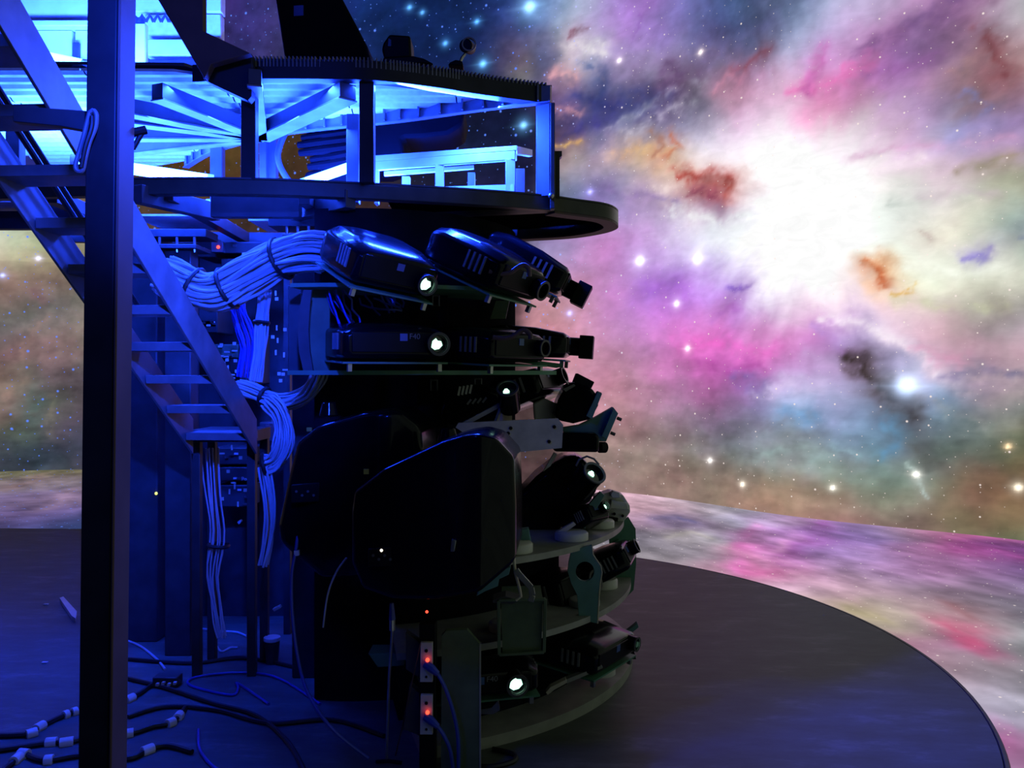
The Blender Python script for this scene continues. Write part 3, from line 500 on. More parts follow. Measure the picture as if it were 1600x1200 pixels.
def nebula_material(name, star_scale, blue_left):
    m = bpy.data.materials.new(name)
    m.use_nodes = True
    nt = m.node_tree
    nt.nodes.clear()
    N, L = nt.nodes.new, nt.links.new
    out = N('ShaderNodeOutputMaterial')
    em = N('ShaderNodeEmission')
    at = N('ShaderNodeAttribute')
    at.attribute_name = 'nebula'
    pl = N('ShaderNodeAttribute')
    pl.attribute_name = 'place'
    # fine wisps
    nz = N('ShaderNodeTexNoise')
    nz.inputs['Scale'].default_value = 5.5
    nz.inputs['Detail'].default_value = 8
    nz.inputs['Roughness'].default_value = 0.6
    nz.inputs['Distortion'].default_value = 1.2
    mpn = N('ShaderNodeMapping')
    mpn.inputs['Scale'].default_value = (0.6, 1.3, 1)
    L(pl.outputs['Vector'], mpn.inputs['Vector'])
    L(mpn.outputs['Vector'], nz.inputs['Vector'])
    mr = N('ShaderNodeMapRange')
    mr.inputs[1].default_value, mr.inputs[2].default_value = 0.3, 0.7
    mr.inputs[3].default_value, mr.inputs[4].default_value = 0.94, 1.06
    L(nz.outputs['Fac'], mr.inputs[0])
    mul = N('ShaderNodeMix')
    mul.data_type = 'RGBA'
    mul.blend_type = 'MULTIPLY'
    mul.inputs['Factor'].default_value = 1
    L(at.outputs['Color'], mul.inputs['A'])
    L(mr.outputs[0], mul.inputs['B'])
    cur = mul.outputs['Result']
    # stars: small bright dots of two sizes
    for (sc, rad, prob, st) in ((star_scale, 0.085, 0.6, 1.0), (star_scale * 2.1, 0.1, 0.5, 0.6)):
        vo = N('ShaderNodeTexVoronoi')
        vo.voronoi_dimensions = '2D'
        vo.inputs['Scale'].default_value = sc
        L(pl.outputs['Vector'], vo.inputs['Vector'])
        sep = N('ShaderNodeSeparateColor')
        L(vo.outputs['Color'], sep.inputs[0])
        # radius varies from cell to cell
        rr = N('ShaderNodeMapRange')
        rr.inputs[1].default_value, rr.inputs[2].default_value = 1 - prob, 1.0
        rr.inputs[3].default_value, rr.inputs[4].default_value = 0.0004, rad
        L(sep.outputs[0], rr.inputs[0])
        sx = N('ShaderNodeSeparateXYZ')
        L(pl.outputs['Vector'], sx.inputs[0])
        big = N('ShaderNodeMapRange')
        big.inputs[1].default_value, big.inputs[2].default_value = blue_left
        big.inputs[3].default_value, big.inputs[4].default_value = 1.45, 0.8
        L(sx.outputs[0], big.inputs[0])
        rb = N('ShaderNodeMath')
        rb.operation = 'MULTIPLY'
        L(rr.outputs[0], rb.inputs[0])
        L(big.outputs[0], rb.inputs[1])
        dv = N('ShaderNodeMath')
        dv.operation = 'DIVIDE'
        L(vo.outputs['Distance'], dv.inputs[0])
        L(rb.outputs[0], dv.inputs[1])
        fo = N('ShaderNodeMapRange')
        fo.inputs[1].default_value, fo.inputs[2].default_value = 1.0, 0.2
        fo.inputs[3].default_value, fo.inputs[4].default_value = 0.0, st
        L(dv.outputs[0], fo.inputs[0])
        # colour: blue stars to the left part of the screen, white ones to the right
        bl = N('ShaderNodeMapRange')
        bl.inputs[1].default_value, bl.inputs[2].default_value = blue_left
        L(sx.outputs[0], bl.inputs[0])
        sc_ = N('ShaderNodeMix')
        sc_.data_type = 'RGBA'
        sc_.inputs['A'].default_value = (0.12, 0.28, 1.2, 1)
        sc_.inputs['B'].default_value = (1.0, 0.86, 0.8, 1)
        L(bl.outputs[0], sc_.inputs['Factor'])
        mx = N('ShaderNodeMix')
        mx.data_type = 'RGBA'
        L(fo.outputs[0], mx.inputs['Factor'])
        L(cur, mx.inputs['A'])
        L(sc_.outputs['Result'], mx.inputs['B'])
        cur = mx.outputs['Result']
    L(cur, em.inputs['Color'])
    em.inputs['Strength'].default_value = 1.0
    L(em.outputs[0], out.inputs['Surface'])
    m.cycles.emission_sampling = 'NONE'
    return m


def build_screen():
    # beyond the edge of the picture the nebula goes on in pale olive green
    P = np.vstack([parse(NEB_W), [(a, b, .42, .47, .40) for a in np.arange(29.2, DIST[-1] + 1, 1.6) for b in (.5, 2.5, 4.5, 7)]])
    s = np.r_[np.arange(0, 11.3, .25), np.arange(11.3, 27.4, .024), np.arange(27.4, DIST[-1], .25)]
    z = np.r_[np.arange(0, 7.75, .024), np.arange(7.75, 9.2, .2)]
    S, Z = np.meshgrid(s, z, indexing='ij')
    X = np.interp(S, DIST, CUR[:, 0])
    Y = np.interp(S, DIST, CUR[:, 1])
    core = (25.0, 3.55)
    # flow: streaks run away from the bright core up on the right, level layers lower down
    dx, dz = S - core[0], Z - core[1]
    rad = np.hypot(dx, dz) + .15
    ang = np.arctan2(dz, dx)
    low = np.clip((2.6 - Z) / 1.2, 0, 1)
    polar = fbm(np.log(rad) * 2.2 + 5, ang * 5.0 + 3, 0, 5)
    level = fbm(S * .8 + 3, Z * 3.2, 1, 5)
    streak = polar * (1 - low) + level * low
    w1 = fbm(S * .9, Z * .9 + 40, 2, 5)
    w2 = fbm(S * .9 + 60, Z * .9, 3, 5)
    w3 = fbm(S * 3.2, Z * 3.6 + 11, 4, 4)
    w4 = fbm(S * 3.2 + 31, Z * 3.6, 5, 4)
    wx = S + .28 * w1 + .16 * w3 + .3 * streak
    wz = Z + .24 * w2 + .13 * w4 + .2 * streak
    C = shepard(P, wx, wz, 1.25)
    f1 = fbm(S * 7.5 + 5, Z * 8.5, 0, 4)
    f2 = fbm(S * 7.5 + 45, Z * 8.5, 2, 4)
    C = wisps(C, WISP_W, S + .22 * w3 + .15 * f1 + .08 * streak, Z + .2 * w4 + .13 * f2, 1.0, f1)
    C = C * .93 + C.mean(-1, keepdims=True) * .07
    lum = C.mean(-1)
    C = C * (1 + .25 * np.clip(lum - .9, 0, 1))[..., None]
    # contrast of wisps: strongest at middle tones, none in the burnt-out core
    ridge = 1 - np.abs(fbm(wx * 1.6 + 7, wz * 2.2, 2, 6)) * 4
    k = np.clip(1.06 - lum, 0, .8)[..., None]
    C = C * (1 + (0.8 * streak + .4 * w3 + .3 * f1 + .12 * (ridge - .45))[..., None] * k)
    hue = fbm(S * 1.7 + 90, Z * 1.9, 1, 4)[..., None]
    C = C * (1 + hue * k * np.array([.22, -.14, .08]))
    R = lin(C * 1.03)
    # the named bright stars and the blue-white knot
    for (a, b, r, c) in STARS:
        q = np.hypot(S - a, Z - b)
        g = np.exp(-(q / r) ** 2) * 1.6 + .3 * np.exp(-(q / (r * 2.6)) ** 2)
        sp = np.exp(-(np.abs(Z - b) / (r * .35)) ** 1.0) * np.exp(-(np.abs(S - a) / (r * 2.2)) ** 1.2) * .5
        R = R + (g + sp)[..., None] * np.array(c)
    grid_mesh('wall_back', X, Y, Z, R, np.stack([S, Z], -1), nebula_material('projected_nebula', 4.2, (20.5, 22.5)))
    # the projected floor between the platform and the foot of the screen
    P = np.vstack([parse(NEB_F), [(a, b, .42, .46, .40) for a, b in ((4.5, 2), (4.5, 0), (3, -2), (0, -3))]])
    s = np.r_[np.arange(0, 11.3, .25), np.arange(11.3, 27.6, .04), np.arange(27.6, DIST[-1], .1)]
    t = np.linspace(0, 1, 170)
    S, T = np.meshgrid(s, t, indexing='ij')
    WX, WY = np.interp(S, DIST, CUR[:, 0]), np.interp(S, DIST, CUR[:, 1])
    vx, vy = WX - AX.x, WY - AX.y
    d = np.hypot(vx, vy)
    k = 1 - T * (1 - 2.95 / d)
    X, Y = AX.x + vx * k, AX.y + vy * k
    w1, w2 = fbm(X * 1.5, Y * 1.0, 0, 5), fbm(X * 1.5 + 30, Y * 1.0, 1, 5)
    C = shepard(P, X + .32 * w1, Y + .5 * w2, .75)
    C = wisps(C, WISP_F, X + .2 * w1, Y + .5 * w2, .26, fbm(X * 3, Y * 1.5, 2, 4))
    st = fbm(X * 2.6 + Y * 1.3, Y * .8 - X * .5, 3, 5)
    C = C * (1 + (.6 * st + .4 * fbm(X * 4, Y * 3, 4, 4))[..., None])
    Z = np.zeros_like(X) - .03 + .03 * (1 - T) ** 3
    grid_mesh('floor_projected', X, Y, Z, lin(C), np.stack([X + 20, Y], -1), nebula_material('projected_nebula_floor', 5.5, (18.5, 20)))


STARS = [(20.69,7.04,0.075,(0.35,0.75,1.2)),(19.93,6.31,0.045,(0.15,0.5,1.1)),(20.59,5.31,0.045,(0.2,0.55,1.1)),(21.64,4.22,0.030,(0.3,0.3,1)),(22.43,3.18,0.055,(0.8,0.85,1)),(23.37,3.11,0.050,(0.8,0.85,1)),(23.03,2.56,0.030,(1,1,1)),(23.21,1.97,0.026,(1,0.9,0.9)),(21.32,2.51,0.030,(0.3,0.4,1)),(25.94,1.51,0.090,(0.45,0.6,0.9)),(23.57,0.55,0.025,(1,0.95,0.9)),(24.06,0.30,0.025,(1,0.9,0.75)),(25.19,0.37,0.022,(1,0.95,0.85)),(26.04,0.58,0.026,(1,0.95,0.85)),(26.97,0.52,0.030,(1,0.9,0.7)),(26.88,0.92,0.020,(1,0.7,0.4)),(22.10,5.99,0.025,(1,0.9,0.9)),(23.42,5.74,0.025,(1,0.85,0.75)),(18.69,7.35,0.030,(0.1,0.4,1)),(19.83,6.96,0.030,(0.1,0.4,1)),(19.30,6.71,0.030,(0.1,0.4,1)),(18.91,7.24,0.025,(0.1,0.4,1)),(12.06,3.60,0.030,(0.6,0.6,1)),(11.53,3.29,0.030,(0.3,0.4,1))]
build_screen()

# ---------------------------------------------------------------- platform floor
def platform():
    fm = bpy.data.materials.new('scuffed_dark_floor')
    fm.use_nodes = True
    nt = fm.node_tree
    N, L = nt.nodes.new, nt.links.new
    b = nt.nodes['Principled BSDF']
    b.inputs['Roughness'].default_value = .55
    b.inputs['Specular IOR Level'].default_value = .25
    tc = N('ShaderNodeTexCoord')
    mp = N('ShaderNodeMapping')
    mp.inputs['Scale'].default_value = (1.2, 3.0, 1)
    mp.inputs['Rotation'].default_value = (0, 0, .25)
    L(tc.outputs['Object'], mp.inputs[0])
    n1 = N('ShaderNodeTexNoise')
    n1.inputs['Scale'].default_value = 2.2
    n1.inputs['Detail'].default_value = 9
    n1.inputs['Roughness'].default_value = .68
    L(mp.outputs[0], n1.inputs['Vector'])
    r1 = N('ShaderNodeValToRGB')
    e = r1.color_ramp.elements
    e[0].position, e[0].color = .36, (.075, .083, .078, 1)
    e[1].position, e[1].color = .75, (.2, .2, .205, 1)
    m_ = e.new(.55)
    m_.color = (.1, .11, .104, 1)
    L(n1.outputs['Fac'], r1.inputs['Fac'])
    L(r1.outputs['Color'], b.inputs['Base Color'])
    bp = N('ShaderNodeBump')
    bp.inputs['Strength'].default_value = .15
    L(n1.outputs['Fac'], bp.inputs['Height'])
    L(bp.outputs['Normal'], b.inputs['Normal'])
    pts = []
    for i in range(0, 97):                                  # circle about the tower, open to the walkway on the left
        a = math.radians(-28 + i * 2.0)
        pts.append((-.71 + 3.11 * math.sin(a), 4.9 - 3.11 * math.cos(a), 0))
    pts += [(-1.2, 8.35, 0), (-2.6, 8.75, 0), (-5, 8.83, 0), (-9, 9.0, 0), (-9.5, 2.2, 0), (-3, 1.4, 0)]
    mb = MB()
    mb.poly_prism(pts, (0, 0, -.06))
    o = mb.build('floor', fm)
    o['kind'] = 'structure'
    mb = MB()
    ring = [(-.71 + 3.125 * math.sin(math.radians(a)), 4.9 - 3.125 * math.cos(math.radians(a)), -.012) for a in range(-28, 165, 2)]
    mb.tube(ring, .014, 6)
    o = mb.build('trim_1', STEEL, smooth=True)
    o['kind'] = 'structure'


platform()
# ---------------------------------------------------------------- projector tower: lower ring platform and upper deck
G_ = ZC                                       # z = G_ + height above the eye


def plan(px, py, h):
    """plan point of a spot at height h above the eye seen at px,py"""
    Y = h * F / (YH - py)
    return Vector(((px - 800) / F * Y, Y, 0))


def catmull(P, k=6):
    return smooth_path(P, k)


# outline of the lower ring: front edge, rounded nose on the right, back edge
RF = catmull([plan(px, py, .936) for px, py in [(-120, 291), (0, 287), (210, 280), (375, 280), (500, 284), (656, 292), (781, 300), (862, 307)]], 5)
RN = [Vector((.34, 4.5, 0)), Vector((.52, 4.62, 0)), Vector((.605, 4.78, 0)), Vector((.615, 4.93, 0)), Vector((.54, 5.1, 0)), Vector((.36, 5.27, 0)), Vector((.05, 5.38, 0))]
RN = catmull([RF[-1]] + RN, 5)[1:]
RB = [Vector((-.6, 5.5, 0)), Vector((-1.4, 5.55, 0)), Vector((-2.2, 5.5, 0)), Vector((-3.0, 5.45, 0))]


def strip(mb, path, width, z0, z1):
    """upright band along a plan path, thickened to its left by width"""
    P = path
    n = len(P)
    nor = []
    for i in range(n):
        d = (P[min(i + 1, n - 1)] - P[max(i - 1, 0)]).normalized()
        nor.append(Vector((-d.y, d.x, 0)))
    bm = mb.bm
    R = []
    for p, q in zip(P, nor):
        a, b = p, p + q * width
        R.append([bm.verts.new((a.x, a.y, z0)), bm.verts.new((b.x, b.y, z0)), bm.verts.new((b.x, b.y, z1)), bm.verts.new((a.x, a.y, z1))])
    fs = [bm.faces.new(R[0]), bm.faces.new(R[-1])]
    for i in range(n - 1):
        for k in range(4):
            fs.append(bm.faces.new((R[i][k], R[i + 1][k], R[i + 1][(k + 1) % 4], R[i][(k + 1) % 4])))
    bmesh.ops.recalc_face_normals(bm, faces=fs)


def lower_ring():
    t = thing('ring_platform', 'dark steel ring platform with rounded end carrying the gallery posts above the projectors', 'platform', (AX.x, AX.y, G_ + .86))
    path = RF + RN
    mb = MB()
    strip(mb, path, .06, G_ + .862, G_ + .936)
    mb.build('rim', RIM, t, bevel=.004)
    mb = MB()
    strip(mb, [p + Vector((0, 0, 0)) for p in path], .1, G_ + .937, G_ + .945)
    mb.build('top_flange', STEEL, t)
    mb = MB()
    strip(mb, [Vector((p.x, p.y, 0)) for p in RN], .085, G_ + .85, G_ + .8615)
    mb.build('bottom_flange', REDTINT, t)
    # closed floor panel on the right, open beams on the left
    pts = [p for p in path if p.x > -.75]
    outl = [Vector((p.x, p.y + .05, G_ + .915)) for p in pts if p.y < 4.6] + [Vector((.53, 4.78, G_ + .915)), Vector((.53, 4.93, G_ + .915)), Vector((.42, 5.12, G_ + .915)), Vector((.05, 5.3, G_ + .915)), Vector((-.7, 5.4, G_ + .915))]
    mb = MB()
    mb.poly_prism(outl, (0, 0, .02))
    mb.build('floor_panel', SOOT, t)
    # back rim
    mb = MB()
    strip(mb, [RN[-1]] + RB, -.06, G_ + .862, G_ + .936)
    mb.build('back_rim', STEEL, t)
    # joists seen from below (edge lines taken where the gaps show)
    J = [((215, 303), (338, 332), .09), ((332, 324), (470, 324), .11), ((462, 332), (548, 311), .09), ((60, 330), (130, 332), .09), ((-60, 345), (135, 345), .1)]
    for (a, b, hh) in J:
        mb = MB()
        pa, pb = plan(*a, .86), plan(*b, .86)
        mb.beam(pa + Vector((0, 0, G_ + .86)), pb + Vector((0, 0, G_ + .86)), .06, hh)
        mb.build('joist', BEAM, t, bevel=.003)
    for (x0, y0, x1, y1) in ((-1.05, 4.2, -1.0, 5.5), (-1.7, 4.1, -1.75, 5.45), (-2.3, 4.15, -2.4, 5.45)):
        mb = MB()
        mb.beam((x0, y0, G_ + .885), (x1, y1, G_ + .885), .06, .07)
        mb.build('joist', BEAM, t, bevel=.003)
    mb = MB()
    mb.prism([(604, 343, 4.75), (862, 330, 4.62), (862, 324, 4.55), (604, 334, 4.7)], 4.7, .05)
    mb.build('cross_beam', BEAM, t)
    # checker plates on the left part (back half), leaving the gaps open
    for (x0, x1, y0, y1) in ((-3.0, -2.45, 4.5, 5.4), (-2.25, -1.8, 4.9, 5.4), (-1.6, -1.1, 5.05, 5.45), (-.95, -.6, 4.85, 5.4)):
        mb = MB()
        mb.poly_prism([(x0, y0, G_ + .925), (x1, y0, G_ + .925), (x1, y1, G_ + .925), (x0, y1, G_ + .925)], (0, 0, .012))
        mb.build('floor_panel', GALV, t)
    # posts from ring to deck
    for (xa, xb, Y, m) in ((376, 399, 4.02, COLM), (561, 584, 4.06, COLM)):
        mb = MB()
        pa = V(xa, 290, Y)
        pb = V(xb, 290, Y)
        mb.poly_prism([(pa.x, Y, G_ + .93), (pb.x, Y, G_ + .93), (pb.x, Y, G_ + 1.43), (pa.x, Y, G_ + 1.43)], (0, .055, 0))
        mb.build('post', m, t, bevel=.004)
    mb = MB()
    pa, pb = V(838, 300, 4.38), V(859, 300, 4.38)
    mb.poly_prism([(pa.x, 4.4, G_ + .93), (pb.x, 4.36, G_ + .93), (pb.x, 4.36, G_ + 1.43), (pa.x, 4.4, G_ + 1.43)], (0, .05, 0))
    mb.build('post', BEAM, t, bevel=.004)
    mb = MB()
    pa, pb = V(860, 300, 4.35), V(867, 300, 4.35)
    mb.poly_prism([(pa.x, 4.35, G_ + .86), (pb.x, 4.35, G_ + .86), (pb.x, 4.35, G_ + 1.415), (pa.x, 4.35, G_ + 1.415)], (0, .07, 0))
    mb.build('end_post', RIM, t, bevel=.003)
    mb = MB()
    pa, pb = V(867, 237, 4.4), V(878, 237, 4.4)
    mb.poly_prism([(pa.x, 4.4, G_ + .93), (pb.x - .012, 4.4, G_ + .93), (pb.x - .012, 4.4, G_ + 1.14), (pb.x, 4.4, G_ + 1.15), (pb.x, 4.4, G_ + 1.175), (pa.x, 4.4, G_ + 1.175)], (0, .06, 0))
    mb.build('end_bracket', RIM, t)
    for (xa, xb, y0, Y) in ((541, 560, 150, 4.55), (405, 416, 205, 4.9), (417, 431, 205, 4.95), (328, 347, 225, 5.2), (8, 30, 200, 4.4)):
        mb = MB()
        pa, pb = V(xa, 250, Y), V(xb, 250, Y)
        mb.poly_prism([(pa.x, Y, G_ + .93), (pb.x, Y, G_ + .93), (pb.x, Y, G_ + 1.42), (pa.x, Y, G_ + 1.42)], (0, .06, 0))
        mb.build('post', BEAM, t, bevel=.004)
    mb = MB()
    mb.sphere(V(861, 306, 4.34), .016, 10)
    mb.build('bolt', CHROME, t, smooth=True)


lower_ring()

HB, HT = 1.42, 1.53                          # deck: underside and top above the eye
DN = [plan(px, py, HB) for px, py in [(395, 122), (500, 123), (584, 125), (680, 136), (750, 147), (856, 161)]]
DFAR = [plan(px, py, HB) for px, py in [(862, 161), (760, 172), (630, 190), (540, 199), (430, 213), (340, 237), (295, 262)]]


def deck():
    t = thing('upper_deck', 'upper grating deck with corrugated underside lit blue, above the ring platform', 'platform', (AX.x, 4.4, G_ + HB))
    near = catmull([plan(px, py, HB) for px, py in [(300, 128), (395, 123)]] + DN[1:], 5)
    mb = MB()
    strip(mb, near, .07, G_ + HB, G_ + HT - .025)
    mb.build('edge_beam', COLM, t, bevel=.003)
    # grating bars standing along the edge
    mb = MB()
    path = catmull(DN, 40)
    L, acc, last = 0.0, 0.0, None
    bars = 0
    for a, b in zip(path[:-1], path[1:]):
        acc += (b - a).length
        if acc > .0155:
            acc = 0
            d = (b - a).normalized()
            n = Vector((-d.y, d.x, 0))
            p = a + Vector((0, 0, G_ + HT - .0275))
            mb.beam(p + n * .0 - d * 0, p + n * .2, .006, .05)
            bars += 1
    mb.build('grating_bar', STEELG, t, kind='stuff')
    mb = MB()
    strip(mb, [p + Vector((0, .012, 0)) for p in path[::8]], .01, G_ + HT - .045, G_ + HT - .012)
    mb.build('grating_band', STEEL, t)
    # corrugated sheets
    zc = G_ + HB + .05
    lo = [Vector((-3.4, 4.0, 0)), Vector((-2.3, 3.98, 0)), Vector((-1.6, 4.0, 0))] + near
    poly_n = [(p.x, p.y + .06) for p in lo]
    far = [(-3.6, 6.4), (-2.7, 6.0)] + [(p.x, p.y) for p in reversed(DFAR)]

    def interp(L_, x):
        for (x0, y0), (x1, y1) in zip(L_[:-1], L_[1:]):
            if x0 <= x <= x1:
                return y0 + (y1 - y0) * (x - x0) / max(1e-6, x1 - x0)
        return None
    edges = [-3.3, -2.7, -2.1, -1.5, -.9, -.3, .18]
    for x0, x1 in zip(edges[:-1], edges[1:]):
        mb = MB()
        bm = mb.bm
        xs = [x0 + .004 + (x1 - x0 - .008) * i / 8 for i in range(9)]
        rows = 100
        V_ = []
        for x in xs:
            yn, yf = interp(poly_n, x), interp(far, x)
            col = []
            for j in range(rows):
                y = 3.9 + j * .025
                z = zc + (.014 if (j // 2) % 2 else 0)
                yy = min(max(y, yn), yf)
                col.append(bm.verts.new((x, yy, z)))
            V_.append(col)
        for i in range(8):
            for j in range(rows - 1):
                q = (V_[i][j], V_[i + 1][j], V_[i + 1][j + 1], V_[i][j + 1])
                if (q[0].co - q[3].co).length + (q[1].co - q[2].co).length > 1e-5:
                    bm.faces.new(q)
        bmesh.ops.remove_doubles(bm, verts=bm.verts, dist=1e-5)
        mb.build('corrugated_sheet', GALV, t)
    # top skin so that no light leaks upwards
    mb = MB()
    mb.poly_prism([(x, y, zc + .03) for x, y in poly_n] + [(x, y, zc + .03) for x, y in reversed(far)], (0, 0, .015))
    mb.build('walking_surface', STEEL, t)
    # lattice fascia along the far edge
    fp = catmull([Vector((p.x, p.y, 0)) for p in DFAR], 4)
    mb = MB()
    strip(mb, fp, .03, G_ + HB, G_ + HB + .085)
    fascia = mb.build('fascia', BEAM_LIT, t)
    mb = MB()
    strip(mb, fp, .04, G_ + HB - .006, G_ + HB)
    mb.build('fascia_flange', BEAM_LIT, t)
    for i in range(1, len(fp) - 1):
        p = fp[i]
        d = (fp[i + 1] - fp[i]).normalized()
        n = Vector((-d.y, d.x, 0))
        mb = MB()
        mb.beam(p + n * .045 + Vector((0, 0, G_ + HB + .002)), p + n * .045 + Vector((0, 0, G_ + HB + .085)), .01, .03)
        mb.build('stiffener', BEAM_LIT, fascia)
    # beams fanning out from the hub post
    hub = plan(408, 214, 1.36) + Vector((0, 0, G_ + 1.385))
    for (px, py, w_) in ((544, 150, .09), (245, 150, .07), (150, 165, .07), (205, 190, .07), (205, 214, .06), (205, 238, .05), (398, 128, .06)):
        q = plan(px, py, 1.36) + Vector((0, 0, G_ + 1.385))
        mb = MB()
        mb.beam(hub, q, w_, .075)
        b = mb.build('radial_beam', BEAM, t, bevel=.003)
        mb = MB()
        mb.beam(hub - Vector((0, 0, .042)), q - Vector((0, 0, .042)), w_ * 1.15, .008)
        mb.build('bottom_flange', BEAM_LIT, b)
    # deep dark curb plate at the left end of the deck edge
    mb = MB()
    mb.prism([(311, 100), (319, 125), (387, 157), (393, 150), (393, 84)], 3.93, .06)
    mb.build('end_plate', COLM, t, bevel=.003)


deck()

# sloping stringer of the flight that rises from the deck
mb = MB()
mb.prism([(214, -60), (246, -2), (319, 122), (330, 100), (391, 83), (317, 48), (317, -60)], 3.86, .05)
one(mb, 'stair_cheek', REDTINT, 'sloping cheek plate, reddish from painted screen light, rising from the left end of the upper deck', 'stair plate', bevel=.003)  # pinkish cast of the screen light is put into the plate colour

# things on and beyond the deck
mb = MB()
mb.prism([(424, -40), (515, -40), (573, 70), (579, 93), (444, 90)], 4.55, .28)
t = thing('tall_cover', 'tall black sloping cover standing on the upper deck against the blue starfield', 'cover', V(510, 90, 4.6))
mb.build('cover', CLOTH, t, bevel=.02)
mb = MB()
mb.prism([(459, 9), (474, 8), (474, 24), (459, 25)], 4.545, .006)
mb.build('sticker', mat('blue_sticker', (.05, .07, .3), .5), t, label='small blue square sticker')

t = thing('stage_lamp', 'boxy black lamp housing with chamfered back on the upper deck edge', 'lamp', V(625, 95, 4.35))
mb = MB()
mb.prism([(608, 53), (641, 55), (643, 90), (600, 92), (596, 76), (599, 66)], 4.32, .16)
mb.build('housing', BLACK, t, bevel=.012)
mb = MB()
mb.prism([(598, 90), (645, 87), (662, 91), (677, 99), (598, 97)], 4.3, .2)
mb.build('base', BLACK, t, bevel=.006)
mb = MB()
mb.prism([(607, 60), (611, 62), (611, 72), (606, 72)], 4.312, .01)
mb.build('side_window', mat('dim_blue_plastic', (.05, .1, .3), .3), t)

t = thing('spotlight', 'small round spotlight on a swivel arm at the deck edge', 'lamp', V(715, 102, 4.3))
c = V(731, 74, 4.3)
mb = MB()
mb.rod(c + Vector((-.01, -.04, -.006)), c + Vector((.012, .05, .012)), .035, .03, 18)
mb.build('head', BLACK, t, bevel=.006)
mb = MB()
mb.ringrod(c + Vector((.008, -.046, 0)), c + Vector((.008, -.03, 0)), .037, .03)
mb.build('ring', STEELG, t, smooth=True)
mb = MB()
mb.tube([V(727, 84, 4.3), V(722, 90, 4.3), V(719, 97, 4.3)], .008, 8)
mb.build('arm', CHROME, t, smooth=True)
mb = MB()
mb.prism([(703, 97), (712, 93), (722, 95), (724, 102), (700, 101)], 4.26, .08)
mb.build('base', BLACK, t, bevel=.005)

# black wrapped bundle behind the deck edge
t = thing('wrapped_equipment', 'black cloth wrapped equipment hanging behind the deck, blue sheen on its folds', 'equipment', V(590, 220, 5.0))
mb = MB()
mb.prism([(560, 180), (727, 168), (722, 196), (700, 209), (660, 214), (633, 215), (628, 218), (632, 250), (600, 262), (560, 262)], 5.05, .4)
mb.build('body', CLOTH, t, bevel=.03)
for k, (y0, x0) in enumerate(((202, 480), (213, 472), (224, 466), (236, 468), (247, 486), (258, 482))):
    mb = MB()
    mb.tube([V(x0, y0 + 3, 5.0), V(x0 + 35, y0 - 1, 4.97), V(545, y0 - 6, 4.97), V(566, y0 - 6, 5.0)], [.02, .03, .034, .03], 10)
    mb.build('fold', CLOTH, t, smooth=True)
mb = MB()
mb.prism([(476, 268), (500, 262), (560, 252), (566, 296), (470, 300)], 5.0, .3)
mb.build('foot', CLOTH, t, bevel=.02)

# curved pipe
mb = MB()
mb.tube(pxpath([(447, 205, 4.9), (438, 225, 4.88), (434, 245, 4.86), (440, 265, 4.86), (456, 290, 4.86)]), .018, 12)
one(mb, 'bent_pipe', BEAM, 'bent round pipe curving down beside the hub post', 'pipe', smooth=True)

# white bench-like frame on the ring platform
t = thing('bench_frame', 'white wooden trestle frame on the ring platform, lit pale cyan', 'frame', V(700, 296, 4.5))
def yb(px): return 4.62 - (px - 583) / 225 * .2
mb = MB()
mb.poly_prism([V(583, 243, yb(583)), V(808, 227, yb(808)), V(808, 235, yb(808)), V(583, 252, yb(583))], (0, .22, 0))
mb.build('top_board', WHITE, t, bevel=.003)
mb = MB()
mb.poly_prism([V(583, 252, yb(583)), V(805, 235, yb(805)), V(805, 249, yb(805)), V(583, 266, yb(583))], (0, .03, 0))
mb.build('apron', WHITE, t, bevel=.003)
for (a, b, dy) in ((585, 591, 0), (680, 693, 0), (790, 805, 0), (628, 640, .24), (731, 742, .24), (806, 820, .22)):
    mb = MB()
    Y = yb((a + b) / 2) + dy
    pa, pb = V(a, 250, Y), V(b, 250, Y)
    mb.poly_prism([(pa.x, Y, G_ + .94), (pb.x, Y, G_ + .94), (pb.x, Y, G_ + 1.14), (pa.x, Y, G_ + 1.14)], (0, .045, 0))
    mb.build('leg', WHITE, t, bevel=.002)
mb = MB()
mb.poly_prism([V(680, 292, yb(680)), V(803, 288, yb(803)), V(803, 300, yb(803)), V(680, 300, yb(680))], (0, .03, 0))
mb.build('bottom_rail', WHITE, t)
mb = MB()
mb.poly_prism([V(808, 228, yb(808)), V(832, 234, 4.75), V(832, 244, 4.75), V(808, 240, yb(808))], (-.02, .02, 0))
mb.build('end_rail', WHITE, t)
mb = MB()
mb.poly_prism([V(600, 268, 4.86), V(740, 258, 4.72), V(740, 263, 4.72), V(600, 274, 4.86)], (0, .03, 0))
mb.build('back_rail', WHITE, t)

# ---------------------------------------------------------------- lit machinery at the upper left
t = thing('machine_cabinet', 'white machine cabinet with blue gaps between its panels, behind the column', 'cabinet', (-2.75, 5.9, G_ + .945))
def flat(a, b, name, m, Y, dep, **k):
    mb = MB()
    mb.prism([(a[0], a[1]), (b[0], a[1]), (b[0], b[1]), (a[0], b[1])], Y, dep)
    return mb.build(name, m, t, bevel=.006, **k)
flat((-40, -60), (345, 150), 'back_panel', BEAM, 6.1, .08)
flat((-10, -60), (140, 26), 'upper_panel', WHITEM, 5.95, .1)
flat((20, 31), (140, 40), 'rail', WHITEM, 5.9, .12)
flat((40, 47), (112, 95), 'door_panel', WHITEM, 5.97, .1)
flat((117, 47), (140, 95), 'door_panel', WHITEM, 5.97, .1)
h = flat((113, 66), (123, 94), 'latch', STEEL, 5.93, .03)
flat((60, 110), (140, 145), 'lower_panel', WHITEM, 5.95, .1)
mb = MB(); mb.sphere(V(105, 124, 5.94), .014, 10); mb.build('knob', STEEL, t, smooth=True)
